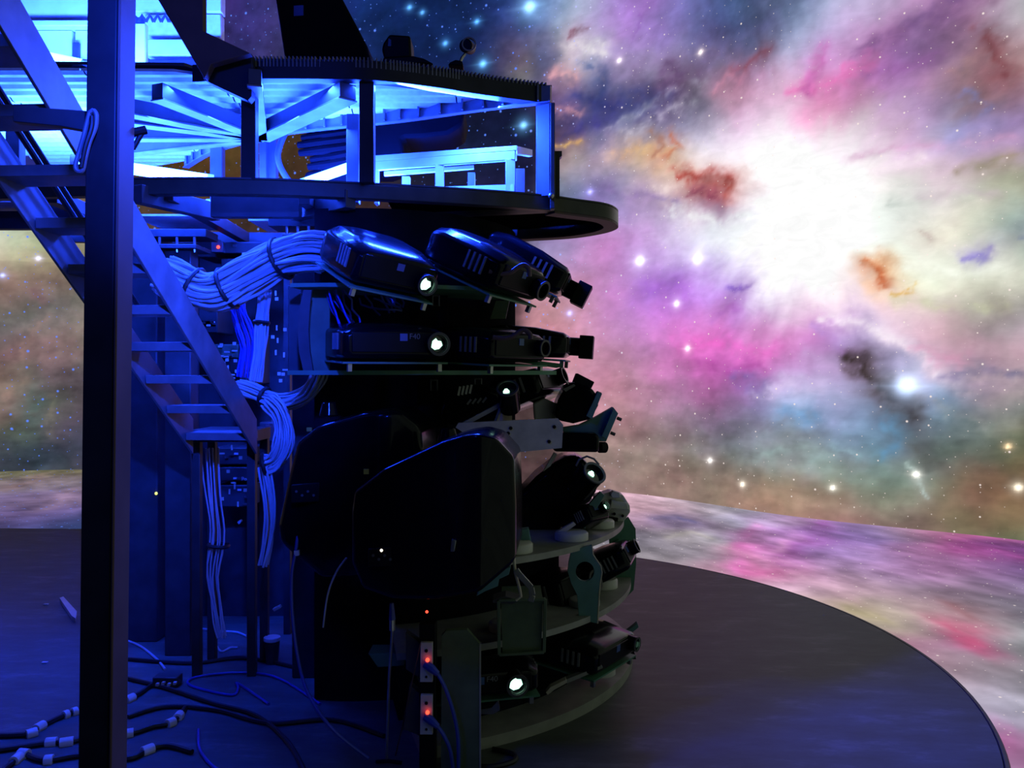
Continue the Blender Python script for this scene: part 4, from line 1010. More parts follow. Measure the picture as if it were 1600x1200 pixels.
mb = MB(); mb.beam(V(112, 97, 5.9), V(138, 108, 5.9), .03, .03); mb.build('brace', WHITEM, t)
flat((205, -60), (345, 18), 'upper_panel', WHITEM, 5.95, .1)
flat((226, 22), (345, 58), 'mesh_panel', GALV, 5.97, .08)
flat((226, 61), (345, 86), 'lower_panel', WHITEM, 5.92, .1)
flat((226, 92), (345, 112), 'bottom_beam', BEAM, 5.9, .1)
flat((207, 36), (227, 142), 'upright', WHITEM, 5.6, .05)
mb = MB()
for px in (222, 234, 246, 258, 270): mb.tube([V(px - 6, 34, 5.93), V(px, 24, 5.92), V(px + 6, 34, 5.93)], .012, 6)
mb.build('spring', BEAM, t, smooth=True)
b = flat((229, 105), (240, 140), 'hinge_plate', WHITEM, 5.55, .05)
for (x, y) in ((234, 111), (234, 122), (234, 133)):
    mb = MB(); mb.sphere(V(x, y, 5.55), .012, 8); mb.build('bolt', STEEL, b, smooth=True)
flat((241, 106), (254, 142), 'junction_box', BEAM, 5.5, .1)
flat((205, 146), (252, 158), 'foot_rail', WHITEM, 5.5, .08)

# LED tubes
def led(name, p0, p1, r, label):
    t = thing(name, label, 'lamp', (Vector(p0) + Vector(p1)) / 2, 'blue led tubes of the gallery')
    p0, p1 = Vector(p0), Vector(p1)
    d = (p1 - p0).normalized()
    mb = MB(); mb.rod(p0, p1, r, None, 14); mb.build('tube', TUBE, t, smooth=True)
    for a, b in ((p0 - d * .03, p0 + d * .005), (p1 - d * .005, p1 + d * .03)):
        mb = MB(); mb.rod(a, b, r * 1.05, None, 14); mb.build('end_cap', WHITEM, t, bevel=.004)
led('led_tube', V(120, 251, 4.5), V(325, 281, 4.75), .032, 'glowing tube lamp behind the column at ring platform level')
led('led_tube', V(478, 285, 4.75), V(550, 260, 4.72), .028, 'short glowing tube lamp tilted behind the middle post')
led('led_tube', V(-60, 60, 5.3), V(130, 100, 5.4), .03, 'glowing tube lamp in front of the white machine cabinet')
led('led_tube', V(330, 318, 5.25), V(450, 312, 5.2), .028, 'added level glowing tube standing for the lit deck behind the gap in the ring platform')  # added tube glows where the lit deck shows through the gap

# ---------------------------------------------------------------- foreground column and staircase
t = thing('steel_column', 'tall dark steel column in the foreground with a reddish lit edge', 'column', V(160, 1337, 2.2))
t.location = (-1.06, 2.2, 0)
lean = .012
def col_pt(px, Y, z):
    p = V(px, YH, Y)
    return Vector((p.x + lean * (z - ZC), Y, z))
def col_box(xa, xb, Y0, Y1, z0, z1, name, m, bev=.004):
    mb = MB()
    pa, pb = V(xa, YH, Y0).x, V(xb, YH, Y0).x
    P = [(pa + lean * (z0 - ZC), Y0, z0), (pb + lean * (z0 - ZC), Y0, z0), (pb + lean * (z1 - ZC), Y0, z1), (pa + lean * (z1 - ZC), Y0, z1)]
    mb.poly_prism(P, (0, Y1 - Y0, 0))
    return mb.build(name, m, t, bevel=bev)
col_box(129, 176, 2.2, 2.27, 0, 3.6, 'web', COLM)
col_box(176.4, 181, 2.19, 2.283, 0, 3.6, 'flange', REDTINT)  # reddish screen light on this side is put into its colour
mb = MB()
a0, a1 = V(127, YH, 2.2).x, V(194, YH, 2.2).x
mb.poly_prism([(a0 - .06, 2.13, 0), (a1 + .04, 2.13, 0), (a1 + .04, 2.35, 0), (a0 - .06, 2.35, 0)], (0, 0, .015))
mb.build('base_plate', STEEL, t, bevel=.003)
mb = MB()
mb.prism([(20, 165), (137, 173), (134, 204), (95, 197), (20, 190)], 2.24, .03)
mb.build('tie_plate', STEEL, t, bevel=.002)

# hook of bent cable on the column
t = thing('safety_hook', 'elongated metal loop hook hanging on the column', 'hook', V(140, 215, 2.17))
mb = MB()
mb.tube(pxpath([(146, 172, 2.175), (151, 180, 2.175), (149, 200, 2.175), (140, 222, 2.17), (134, 245, 2.165), (129, 266, 2.165), (121, 267, 2.165), (118, 258, 2.165), (124, 236, 2.17), (131, 212, 2.17), (136, 192, 2.175), (140, 176, 2.175)], 5), .006, 8, closed=True)
mb.build('loop', STEELG, t, smooth=True)
mb = MB()
mb.tube(pxpath([(144, 182, 2.17), (143, 200, 2.165), (134, 228, 2.16), (127, 262, 2.16)], 5), .006, 8)
mb.build('gate', CABLEK, t, smooth=True)
mb = MB()
mb.rod(V(205, 208, 2.3), V(228, 203, 2.32), .012, None, 10)
mb.tube([V(224, 205, 2.32), V(216, 218, 2.31), V(208, 232, 2.3)], .007, 8)
one(mb, 'clamp_lever', BLACK, 'small black clamp lever sticking out right of the column', 'clamp', smooth=True)

# staircase
t = thing('staircase', 'steep blue grey metal staircase crossing behind the foreground column', 'staircase', V(345, 690, 4.4))
R0, R1 = V(398, 655, 4.42), V(-20, -82, 2.45)
dirn = (R1 - R0)
off = Vector((-.345, 0.02, 0))
def stringer(o, name):
    mb = MB()
    h = Vector((0, 0, .185))
    mb.poly_prism([R0 + o, R1 + o, R1 + o - h, R0 + o - h], (.012, 0, 0))
    mb.build(name, STEELG, t, bevel=.002)
stringer(Vector((0, 0, 0)), 'stringer')
stringer(off, 'stringer')
n = 10
for i in range(n):
    f = (i + .1) / n
    c = R0 + dirn * f - Vector((0, 0, .1))
    mb = MB()
    mb.poly_prism([c + Vector((-.002, -.085, -.02)), c + off + Vector((.014, -.085, -.02)), c + off + Vector((.014, -.085, .02)), c + Vector((-.002, -.085, .02))], (0, .17, 0))
    mb.build('tread', STEELG, t, bevel=.002)
for k, (dx, dz) in enumerate(((.05, .04), (.09, .02), (.12, -.02))):
    mb = MB()
    mb.tube([R0 + off + Vector((dx, 0, dz)) + dirn * .35, R0 + off + Vector((dx, 0, dz)) + dirn * 1.0], .012 - .002 * k, 8)
    mb.build('hand_cable', CABLEK, t, smooth=True)
# landing frame under the stair
t = thing('stair_stand', 'dark four legged stand carrying the foot of the staircase', 'stand', V(347, 1048, 4.6))
t.location.z = 0
zt = V(0, 672, 4.5).z
mb = MB()
pa, pb = V(297, 680, 4.5).x, V(398, 680, 4.5).x
mb.poly_prism([(pa, 4.5, zt - .065), (pb, 4.5, zt - .065), (pb, 4.5, zt), (pa, 4.5, zt)], (0, .3, 0))
mb.build('top_plate', STEEL, t, bevel=.004)
for (x, y) in ((pa, 4.52), (pb - .05, 4.52), (pa, 4.75), (pb - .05, 4.75)):
    mb = MB(); mb.poly_prism([(x, y, 0), (x + .045, y, 0), (x + .045, y, zt - .065), (x, y, zt - .065)], (0, .045, 0)); mb.build('leg', STEEL, t, bevel=.003)
# ---------------------------------------------------------------- tower core, racks and shelves
A3 = (AX.x, AX.y)


def pol(a, r, z):
    a = math.radians(a)
    return Vector((AX.x + r * math.sin(a), AX.y - r * math.cos(a), z))


t = thing('tower_core', 'dark round core of the projector tower with oval cable ports', 'tower', (AX.x, AX.y, 0))
mb = MB()
mb.sector(A3, .6, .82, -14, 170, .0, G_ + .83, 40)
mb.build('shell', DRUMM, t, smooth=True)
mb = MB()
mb.sector(A3, .83, 1.08, 14, 185, .0, .775, 40)
mb.build('lower_shell', DRUMM, t, smooth=True)
mb = MB()
mb.prism([(652, 455), (700, 455), (700, 668), (652, 668)], 4.13, .02)
mb.build('cover_panel', DRUMM, t, bevel=.004)
for (x, y) in ((681, 470), (678, 602), (747, 600)):
    mb = MB()
    mb.tube([V(x - 5, y - 8, 4.11), V(x + 5, y - 8, 4.11), V(x + 5, y + 8, 4.11), V(x - 5, y + 8, 4.11)], .005, 6, closed=True)
    mb.build('cable_port', STEELG, t, smooth=True)

# upright posts carrying the ring
def ring_post(px0, px1, Y, pt, label, bolts):
    t = thing('support_post', label, 'post', (V((px0 + px1) / 2, YH, Y).x, Y, 0))
    a, b = V(px0, YH, Y).x, V(px1, YH, Y).x
    mb = MB(); mb.poly_prism([(a, Y, 0), (b, Y, 0), (b, Y, G_ + .72), (a, Y, G_ + .72)], (0, .12, 0)); mb.build('shaft', BEAM, t, bevel=.006)
    mb = MB(); mb.poly_prism([(a - .04, Y - .05, G_ + .72), (b + .05, Y - .05, G_ + .72), (b + .05, Y - .05, G_ + .745), (a - .04, Y - .05, G_ + .745)], (0, .24, 0)); mb.build('cap_plate', BEAM, t, bevel=.003)
    mb = MB(); mb.poly_prism([(a - .12, Y - .03, G_ + .79), (b + .1, Y - .03, G_ + .79), (b + .1, Y - .03, G_ + .835), (a - .12, Y - .03, G_ + .835)], (0, .2, 0)); mb.build('bearing_beam', BEAM, t, bevel=.003)
    for k in range(bolts):
        x = a - .02 + (b - a + .05) * k / max(1, bolts - 1)
        mb = MB(); mb.rod((x, Y - .02, G_ + .7), (x, Y - .02, G_ + .79), .009, None, 8); mb.build('bolt', CHROME, t, smooth=True)
ring_post(257, 298, 4.85, 0, 'dark square support post behind the staircase under the ring platform', 3)
ring_post(456, 492, 4.5, 0, 'square support post left of the upper projectors with bright bolts on its cap', 4)
mb = MB()
a, b = V(196, YH, 5.1).x, V(246, YH, 5.1).x
mb.poly_prism([(a, 5.1, 0), (b, 5.1, 0), (b, 5.1, G_ + .84), (a, 5.1, G_ + .84)], (0, .5, 0))
one(mb, 'dark_cabinet', BEAM, 'tall plain dark blue cabinet behind the lower stair treads', 'cabinet', bevel=.01)

# equipment rack seen between the stair and the shelves
t = thing('equipment_rack', 'open equipment rack with small boxes and patch wiring behind the cable trunk', 'rack', (V(370, YH, 5.2).x, 5.3, 0))
xa, xb = V(185, YH, 5.6).x, V(475, YH, 5.6).x
mb = MB(); mb.poly_prism([(xa, 5.65, .0), (xb, 5.65, .0), (xb, 5.65, G_ + .84), (xa, 5.65, G_ + .84)], (0, .05, 0)); mb.build('back_panel', BEAM, t)
for px in (302, 448):
    x = V(px, YH, 5.25).x
    mb = MB(); mb.poly_prism([(x - .02, 5.25, 0), (x + .02, 5.25, 0), (x + .02, 5.25, G_ + .8), (x - .02, 5.25, G_ + .8)], (0, .05, 0)); mb.build('upright', STEEL, t)
rng = random.Random(3)
for (x0, y0, x1, y1, m) in ((308, 372, 338, 402, BEAM), (340, 378, 436, 396, STEEL), (345, 404, 440, 420, BEAM), (310, 480, 340, 520, STEEL), (330, 538, 372, 560, DKGREEN), (376, 520, 400, 600, STEEL),
                            (312, 500, 338, 512, BEAM), (332, 700, 392, 726, BEAM), (334, 730, 392, 752, STEEL), (340, 758, 392, 792, BEAM), (405, 660, 445, 690, STEEL)):
    mb = MB(); mb.prism([(x0, y0), (x1, y0), (x1, y1), (x0, y1)], 5.2, .3)
    b = mb.build('device', m, t, bevel=.006)
    for k in range(3):
        px, py = rng.uniform(x0 + 3, x1 - 3), rng.uniform(y0 + 3, y1 - 3)
        mb = MB(); mb.prism([(px - 3, py - 1.5), (px + 3, py - 1.5), (px + 3, py + 1.5), (px - 3, py + 1.5)], 5.195, .01)
        mb.build('connector', CHROME if k else TAPE, b)
mb = MB(); mb.prism([(330, 377), (348, 377), (348, 394), (330, 394)], 5.15, .06)
b = mb.build('switch_box', STEELG, t, bevel=.003)
mb = MB(); mb.sphere(V(341, 386, 5.15), .011, 10); mb.build('indicator', LEDR, b, smooth=True, label='glowing red indicator')
for (x, y) in ((382, 397), (395, 394), (302, 419)):
    mb = MB(); mb.prism([(x - 4, y - 2), (x + 4, y - 3), (x + 4, y + 1), (x - 4, y + 2)], 5.15, .04); mb.build('plug', TAPE, t)
mb = MB()
for k in range(46):                                    # pale labels and terminals of the patch wiring
    px, py = rng.choice([(rng.uniform(334, 392), rng.uniform(696, 800)), (rng.uniform(345, 372), rng.uniform(535, 600)), (rng.uniform(425, 448), rng.uniform(455, 610))])
    w_, h_ = rng.choice([(4, 1.2), (1.2, 4), (2.5, 2.5)])
    mb.prism([(px - w_, py - h_), (px + w_, py - h_), (px + w_, py + h_), (px - w_, py + h_)], 5.17, .006)
mb.build('terminals', PLANK, t, kind='stuff')
lettering('Pol', Matrix.Translation(V(377, 751, 5.19)), .034, TAPE, t)
mb = MB(); mb.sphere(V(418, 671, 5.1), .009, 8); mb.build('indicator', LEDR, t, smooth=True, label='small red indicator lamp')
mb = MB(); mb.sphere(V(244, 771, 5.095), .009, 8)
one(mb, 'status_lamp', LEDY, 'tiny yellow status lamp glowing low on the dark cabinet', 'lamp', smooth=True)

# shelf plates of the tower
def shelf(label, z, ri, ro, a0, a1, th, m, group=None, lip=None):
    t = thing('shelf_plate', label, 'shelf', (AX.x, AX.y, z))
    mb = MB(); mb.sector(A3, ri, ro, a0, a1, z - th, z, 60)
    mb.build('plate', m, t)
    return t
ts1 = shelf('curved pale shelf plate carrying white pads beside the large projectors', .81, .87, 1.46, 14, 150, .03, SHELF)
ts2 = shelf('curved pale shelf plate below the green brackets', .46, 1.09, 1.50, 12, 150, .03, SHELF)
ts3 = shelf('round pale base plate of the tower resting on the floor', .05, 1.09, 1.51, 16, 150, .05, SHELF)
ts4 = shelf('thin curved shelf edge between the two upper projector rows', 2.055, .87, 1.27, -9, 48, .018, GREEN)
ts5 = shelf('thin curved shelf edge under the second projector row', G_ + .012, .87, 1.3, -9, 52, .02, GREEN)
mb = MB(); mb.sector(A3, 1.09, 1.3, 16, 150, .051, .085, 40); mb.build('riser', DRUMM, ts3)

def pad(px, py, Y, r, h, label, parent_group='white pads on the shelf plates'):
    c = V(px, py, Y)
    mb = MB()
    mb.tube([c, c + Vector((0, 0, h * .8)), c + Vector((0, 0, h))], [r, r, r * .9], 24)
    return one(mb, 'roller_pad', PAD, label, 'pad', parent_group, smooth=True, angle=50)
def on(a, r, z):
    return pol(a, r, z)
def pad3(a, r, z, rad, h, label):
    c = pol(a, r, z)
    mb = MB()
    mb.tube([c, c + Vector((0, 0, h * .8)), c + Vector((0, 0, h))], [rad, rad, rad * .9], 24)
    one(mb, 'roller_pad', PAD, label, 'pad', 'white pads on the shelf plates', smooth=True, angle=50)
pad3(24, 1.36, .812, .075, .045, 'round white pad on the upper shelf plate next to the large projector')
pad3(37, 1.36, .812, .08, .045, 'round white pad in the middle of the upper shelf plate')
pad3(54, 1.36, .812, .085, .04, 'round white pad on the upper shelf plate under the tilted lens')
pad3(70, 1.36, .812, .08, .04, 'pinkish white pad at the right end of the upper shelf plate')
pad3(34, 1.38, .462, .08, .04, 'round white pad on the middle shelf plate beside the dark box')
pad3(58, 1.38, .462, .08, .035, 'round white pad on the middle shelf plate behind the hole bracket')
pad3(74, 1.36, .462, .08, .05, 'round white pad on the middle shelf plate before the green end plate')
pad3(62, 1.42, .09, .085, .045, 'oval looking white pad on the base plate, nearer of the lowest two')
pad3(76, 1.42, .09, .085, .045, 'oval looking white pad on the base plate, farther of the lowest two')

# curved upright brackets
t = thing('curved_bracket', 'bowed blue lit upright strip between the two upper shelf plates', 'bracket', V(476, 580, 3.73))
mb = MB()
mb.prism([(474, 453), (487, 453), (484, 480), (482, 515), (484, 548), (489, 580), (474, 580), (467, 550), (465, 515), (468, 480)], 3.73, .02)
mb.build('strip', BEAM, t)
mb = MB(); mb.prism([(489, 453), (515, 453), (515, 580), (491, 580), (485, 548), (483, 515), (485, 480)], 3.86, .02); mb.build('web', DKGREEN, t)
mb = MB(); mb.prism([(450, 446), (470, 446), (470, 586), (450, 586)], 3.95, .04)
one(mb, 'shelf_upright', BEAM, 'flat upright at the left end of the upper shelf plates', 'post', bevel=.003)
t = thing('hole_bracket', 'teal bulging upright bracket with a large round hole', 'bracket', V(915, 975, 4.08))
mb = MB()
hole = [(914 + 14.5 * math.cos(a), 893 + 15.5 * math.sin(a)) for a in [2 * math.pi * k / 24 for k in range(24)]]
mb.prism([(893, 860), (925, 852), (926, 866), (931, 874), (938, 884), (940, 894), (937, 912), (935, 940), (933, 974), (905, 968), (902, 930), (893, 912), (887, 893), (889, 878)], 4.08, .025, [hole])
mb.build('plate', TEAL, t)
mb = MB()
mb.tube([V(x, y, 4.082) for x, y in [(925, 853), (926.5, 866), (931.5, 874), (938.5, 884), (940.5, 894), (937.5, 912), (935.5, 940), (933.5, 974)]], .004, 6)
mb.build('edge_strip', PLANK, t, smooth=True)
t = thing('end_plate', 'tall rounded green plate closing the right end of the lower shelves', 'plate', V(975, 930, 4.75))
mb = MB()
mb.prism([(952, 840), (964, 820), (982, 808), (993, 826), (994, 850), (994, 880), (990, 922), (978, 934), (955, 928)], 4.85, .02)
mb.build('plate', GREEN, t)
mb = MB(); mb.prism([(960, 846), (968, 843), (974, 852), (972, 868), (962, 872), (956, 860)], 4.835, .012); mb.build('boss', GREEN, t, bevel=.003)

# end mount: pale plate with screw holes at the right end of the upper shelf
t = thing('mount_plate', 'pale rounded mounting plate with dark screw holes at the end of the shelf', 'plate', V(960, 820, 4.7))
mb = MB(); mb.prism([(930, 776), (955, 768), (974, 774), (984, 790), (985, 800), (975, 815), (950, 822), (925, 815)], 4.72, .12); mb.build('plate', PAD, t, bevel=.006)
mb = MB(); mb.prism([(954, 772), (958, 767), (968, 770), (970, 778), (956, 778)], 4.68, .05); mb.build('boss', PAD, t, bevel=.004)
mb = MB(); mb.prism([(955, 781), (980, 786), (983, 797), (953, 795)], 4.69, .03); mb.build('clamp_block', PAD, t, bevel=.005)
mb = MB(); mb.prism([(938, 806), (966, 810), (965, 815), (938, 812)], 4.66, .03); mb.build('slot', BLACK, t)
for (x, y) in ((949, 790), (946, 804), (960, 803), (973, 806), (958, 826)):
    mb = MB(); mb.rod(V(x, y, 4.665), V(x, y, 4.72), .008, None, 10); mb.build('screw', BLACK, t, smooth=True)

# ---------------------------------------------------------------- projectors
def projector(label, pos, yaw, pitch, size, lens, lit, group, roll=0.0, vents=True, hood=False, text=None, plate=True, lens_r=None, body_m=None):
    """a glossy black projector: front towards local -Y; yaw turns it to the right, pitch > 0 tips it down"""
    w_, d_, h_ = size
    t = thing('projector', label, 'projector', pos, group)
    M = Matrix.Translation(pos) @ Matrix.Rotation(math.radians(yaw), 4, 'Z') @ Matrix.Rotation(math.radians(pitch), 4, 'X') @ Matrix.Rotation(math.radians(roll), 4, 'Y')
    R = M.to_3x3()
    mb = MB()
    bm = mb.bm
    rings = []
    for (y, sx, zt, zb) in ((-.5, .9, .26, -.36), (-.44, .97, .36, -.46), (-.1, 1, .48, -.5), (.3, 1, .5, -.5), (.46, .95, .4, -.46), (.5, .88, .3, -.38)):
        q = []
        hw = w_ / 2 * sx
        for (x, z) in ((-1, -.8), (-.9, -1), (.9, -1), (1, -.8), (1, .55), (.8, .9), (.45, 1), (-.45, 1), (-.8, .9), (-1, .55)):
            zz = zt * z if z > 0 else -zb * z
            q.append(bm.verts.new(M @ Vector((x * hw, y * d_, zz * h_))))
        rings.append(q)
    n = len(rings[0])
    fs = [bm.faces.new(rings[0]), bm.faces.new(rings[-1][::-1])]
    for a, b in zip(rings[:-1], rings[1:]):
        for k in range(n):
            fs.append(bm.faces.new((a[k], b[k], b[(k + 1) % n], a[(k + 1) % n])))
    bmesh.ops.recalc_face_normals(bm, faces=fs)
    mb.build('casing', body_m or BLACKGLOSS, t, bevel=min(size) * .05, seg=2, angle=50)
    mb = MB(); mb.box((0, -.5 * d_, -.04 * h_), (w_ * .82, .012, h_ * .5), M); mb.build('front_panel', BLACK, t, bevel=.003)
    lx, lz = lens[0] * w_, lens[1] * h_
    r = lens_r or h_ * .24
    pr = r * 1.1
    f0, f1 = M @ Vector((lx, -.5 * d_ + .01, lz)), M @ Vector((lx, -.5 * d_ - pr, lz))
    mb = MB(); mb.ringrod(f0, f1, r, r * .74, 28); b = mb.build('lens_barrel', BLACKGLOSS, t, smooth=True)
    mb = MB(); mb.ringrod(M @ Vector((lx, -.5 * d_ - pr - .006, lz)), f1, r * 1.04, r * .8, 28); mb.build('lens_ring', STEEL, b, smooth=True)
    mb = MB()
    gp = M @ Vector((lx, -.5 * d_ - pr * .4, lz)); gq = M @ Vector((lx, -.5 * d_ - pr * .4 - .004, lz))
    mb.tube([gp, gq], [r * .73, r * .73], 24)
    mb.build('lens_glass', GLASS, b, smooth=True)
    if lit:
        mb = MB()
        sx_ = [(-.5, -.3), (-.2, -.5), (.2, -.42), (.5, -.1), (.38, .25), (.05, .3), (-.1, .5), (-.4, .25)]
        P = [M @ Vector((lx + a * r * lit, -.5 * d_ - pr * .4 - .006, lz + c * r * lit)) for a, c in sx_]
        mb.poly_prism(P, R @ Vector((0, -.003, 0)))
        mb.build('lit_lens', LENS, b, label='glowing pale green lens')
    if vents:
        for side in (1, -1):
            for k in range(4):
                mb = MB(); mb.box((side * w_ * .5, (-.3 + .07 * k) * d_, -.02 * h_), (.008, .025 * d_, h_ * .42), M); mb.build('vent_slat', STEELG, t)
    if hood:
        mb = MB(); mb.box((lx, -.5 * d_ - pr - .035, lz), (r * 2.7, .075, r * 2.5), M); mb.build('lens_hood', BLACK, t, bevel=.004)
    if plate:
        mb = MB(); mb.box((0, -.02 * d_, -.56 * h_), (w_ * .98, d_ * .96, .008), M); p = mb.build('mounting_plate', GREEN, t)
        for sx in (-.42, .42):
            mb = MB(); mb.box((sx * w_, -.5 * d_ + .02, -.6 * h_ - .012), (.02, .02, .04), M); mb.build('clamp_screw', CHROME, p, bevel=.002)
    mb = MB(); mb.box(((lens[0] - .3) * w_, -.5 * d_ - .007, .1 * h_), (.034, .003, .032), M); mb.build('sensor_window', mat('dim_blue_plastic', (.05, .1, .3), .3), t)
    if text:
        lettering(text, M @ Matrix.Translation(((lens[0] - .25) * w_, -.5 * d_ - .009, .06 * h_)), .034, STEELG, t)
    return t

GU, GM, GL, GB = 'projectors of the top row', 'projectors of the second row', 'tilted projectors of the third row', 'projectors between the lower shelf plates'
projector('glossy black projector of the top row with its green lens glowing, tipped down', V(592, 405, 3.82), 33, 20, (.42, .46, .2), (.3, -.12), 1.25, GU, roll=8, lens_r=.046)
projector('glossy black projector of the top row turned right, second from the stair', V(760, 410, 4.0), 56, 24, (.42, .46, .2), (.28, -.1), 0, GU, roll=4)
projector('black projector of the top row at the right edge, square hood against the nebula', V(826, 412, 4.42), 84, 27, (.36, .46, .18), (.2, -.1), 0, GU, hood=True, lens_r=.05)
projector('flat black projector of the second row with glowing lens, level', V(600, 533, 3.8), 24, 2, (.48, .42, .17), (.36, -.06), 1.0, GM, lens_r=.05, text='F40')
projector('flat black projector of the second row showing bright vent slats', V(760, 538, 4.08), 52, 3, (.46, .42, .17), (.3, -.05), 0, GM)
projector('black projector of the second row at the right edge with a square lens hood', V(826, 534, 4.5), 82, 4, (.38, .44, .16), (.2, -.05), 0, GM, hood=True, lens_r=.05)
projector('black projector at the back of the third row, only its dark rounded top showing', V(805, 612, 4.75), 70, -20, (.5, .45, .2), (.2, 0), 0, GL, plate=False)
projector('small dark projector whose lens glows yellowish under the teal cradle', V(912, 808, 4.36), 50, -30, (.18, .2, .12), (.2, 0), 1.2, GL, lens_r=.03, plate=False)
projector('black projector between the lower shelf plates with round green lens facing the floor', V(742, 1036, 3.72), 14, 4, (.5, .42, .14), (.26, .0), 1.2, GB, lens_r=.047, text='F40')
projector('black projector between the lower shelf plates with a tiny bright lens at the right', V(905, 1000, 4.12), 55, 4, (.44, .42, .15), (.3, .05), .8, GB, lens_r=.035)
projector('black projector on the middle shelf plate behind the dark green box', V(855, 925, 4.5), 52, -18, (.36, .42, .24), (.2, 0), 0, GB, plate=False)
projector('black projector on the middle shelf plate before the green end plate', V(940, 880, 4.6), 75, -28, (.3, .34, .16), (.1, 0), 0, GB, plate=False)

def lens_unit(t, p0, p1, r, lit, ring_m):
    p0, p1 = Vector(p0), Vector(p1)
    d = (p1 - p0).normalized()
    mb = MB(); mb.ringrod(p0, p1, r, r * .78, 28); b = mb.build('lens_barrel', BLACKGLOSS, t, smooth=True)
    mb = MB(); mb.ringrod(p1 - d * .004, p1 + d * .006, r * 1.05, r * .86, 28); mb.build('lens_ring', ring_m, b, smooth=True)
    g = p1 - d * .02
    mb = MB(); mb.tube([g, g - d * .004], [r * .78, r * .78], 24); mb.build('lens_glass', GLASS, b, smooth=True)
    a = d.cross(Vector((0, 1, 0))).normalized(); c = d.cross(a).normalized()
    mb = MB(); mb.poly_prism([g + d * .002 + (a * math.cos(q) + c * math.sin(q)) * r * lit * (1 + .2 * math.sin(3 * q)) + a * r * .15 for q in [2 * math.pi * k / 10 for k in range(10)]], d * .003)
    mb.build('lit_lens', LENS, b, label='glowing pale green lens')
t = thing('projector', 'black projector of the third row with upright lens barrel behind the pale plank', 'projector', V(745, 660, 3.98), GL)
mb = MB(); mb.prism([(686, 648), (694, 622), (716, 604), (750, 600), (782, 612), (790, 640), (786, 655), (740, 662), (700, 664)], 4.0, .3); b = mb.build('casing', BLACKGLOSS, t, bevel=.025)
for k in range(4):
    mb = MB(); mb.beam(V(716 + 6 * k, 618 - k, 3.99), V(719 + 6 * k, 604 - k, 3.99), .008, .01); mb.build('vent_slat', PAD, b)
    mb = MB(); mb.beam(V(730 + 8 * k, 632 - k, 3.99), V(736 + 8 * k, 624 - k, 3.99), .006, .01); mb.build('vent_slat', STEELG, b)
lens_unit(t, V(797, 638, 3.97), V(793, 607, 3.88), .05, .3, STEEL)
t = thing('projector', 'upward tilted projector with pale ringed lens near the right edge', 'projector', V(870, 835, 4.45), GL)
mb = MB(); mb.prism([(806, 812), (810, 775), (838, 745), (868, 722), (892, 712), (912, 716), (934, 744), (936, 762), (922, 785), (890, 806), (872, 834), (834, 842), (810, 838)], 4.46, .34); b = mb.build('casing', BLACKGLOSS, t, bevel=.03)
for k in range(3):
    mb = MB(); mb.beam(V(888 + 6 * k, 762 - 4 * k, 4.45), V(900 + 6 * k, 775 - 4 * k, 4.45), .007, .012); mb.build('vent_slat', STEELG, b)
lens_unit(t, V(904, 766, 4.43), V(929, 739, 4.32), .062, .28, STEELG)
mb = MB(); mb.tube([V(x, y, 4.4) for x, y in [(900, 728), (905, 718), (917, 713), (928, 717), (936, 726)]], .006, 6); mb.build('carry_strap', STEELG, t, smooth=True)
# curved pale arms over the second projectors
for (pts, lab) in (([(764, 424), (780, 428), (797, 426), (809, 418), (819, 414), (826, 420), (827, 432)], 'curved brown trim over the lens of the turned top row projector'),
                   ([(770, 527), (785, 529), (800, 526), (812, 518), (820, 516), (828, 522), (829, 530)], 'curved brown trim over the lens of the turned second row projector')):
    mb = MB(); mb.tube(pxpath([(x, y, 3.74) for x, y in pts], 4), .011, 8)
    one(mb, 'curved_trim', REDTINT, lab, 'trim', smooth=True)

# bracket plates and the cradle at the right edge
t = thing('plank_bracket', 'long pale grey bracket plank with four bolt holes, its top edge lit blue', 'bracket', V(790, 700, 3.86))
mb = MB(); mb.prism([(712, 668), (716, 661), (800, 657), (872, 654), (880, 664), (878, 700), (806, 707), (760, 700)], 3.86, .03); mb.build('plank', PLANK, t)
for (x, y) in ((798, 669), (794, 677), (866, 667), (858, 690)):
    mb = MB(); mb.rod(V(x, y, 3.855), V(x, y, 3.88), .0085, None, 12); mb.build('bolt_hole', BLACK, t, smooth=True)
for (a, b) in (((722, 664), (786, 630)), ((774, 662), (784, 634))):
    mb = MB(); mb.beam(V(*a, 3.88), V(*b, 3.98), .012, .02); mb.build('strut', STEELG, t)
mb = MB(); mb.prism([(786, 630), (800, 640), (800, 660), (776, 660)], 3.99, .02); mb.build('gusset', PLANK, t)
t = thing('cradle', 'teal angled cradle with stub bolts holding the projector at the right edge', 'bracket', V(920, 690, 4.45))
mb = MB(); mb.prism([(934, 612), (941, 615), (925, 655), (916, 650)], 4.4, .08); mb.build('arm', TEAL, t, bevel=.002)
mb = MB(); mb.prism([(905, 664), (930, 652), (958, 636), (966, 646), (947, 690), (936, 690), (880, 676), (880, 668)], 4.46, .06); mb.build('side_plate', TEAL, t, bevel=.002)
mb = MB(); mb.prism([(958, 640), (966, 646), (948, 686), (940, 682)], 4.4, .06); mb.build('flange', TEAL, t, bevel=.002)
for (x, y) in ((968, 655), (958, 678), (936, 615)):
    mb = MB(); mb.rod(V(x - 4, y - 2, 4.43), V(x + 3, y + 1, 4.43), .009, None, 8); mb.build('bolt', STEEL, t, smooth=True)
t = thing('projector', 'black projector with cube hood pointing up out of the teal cradle', 'projector', V(900, 640, 4.4), GL)
mb = MB(); mb.prism([(884, 604), (896, 596), (925, 606), (936, 622), (935, 634), (924, 655), (896, 662), (872, 657), (866, 648), (872, 625)], 4.42, .3); mb.build('casing', BLACKGLOSS, t, bevel=.02)
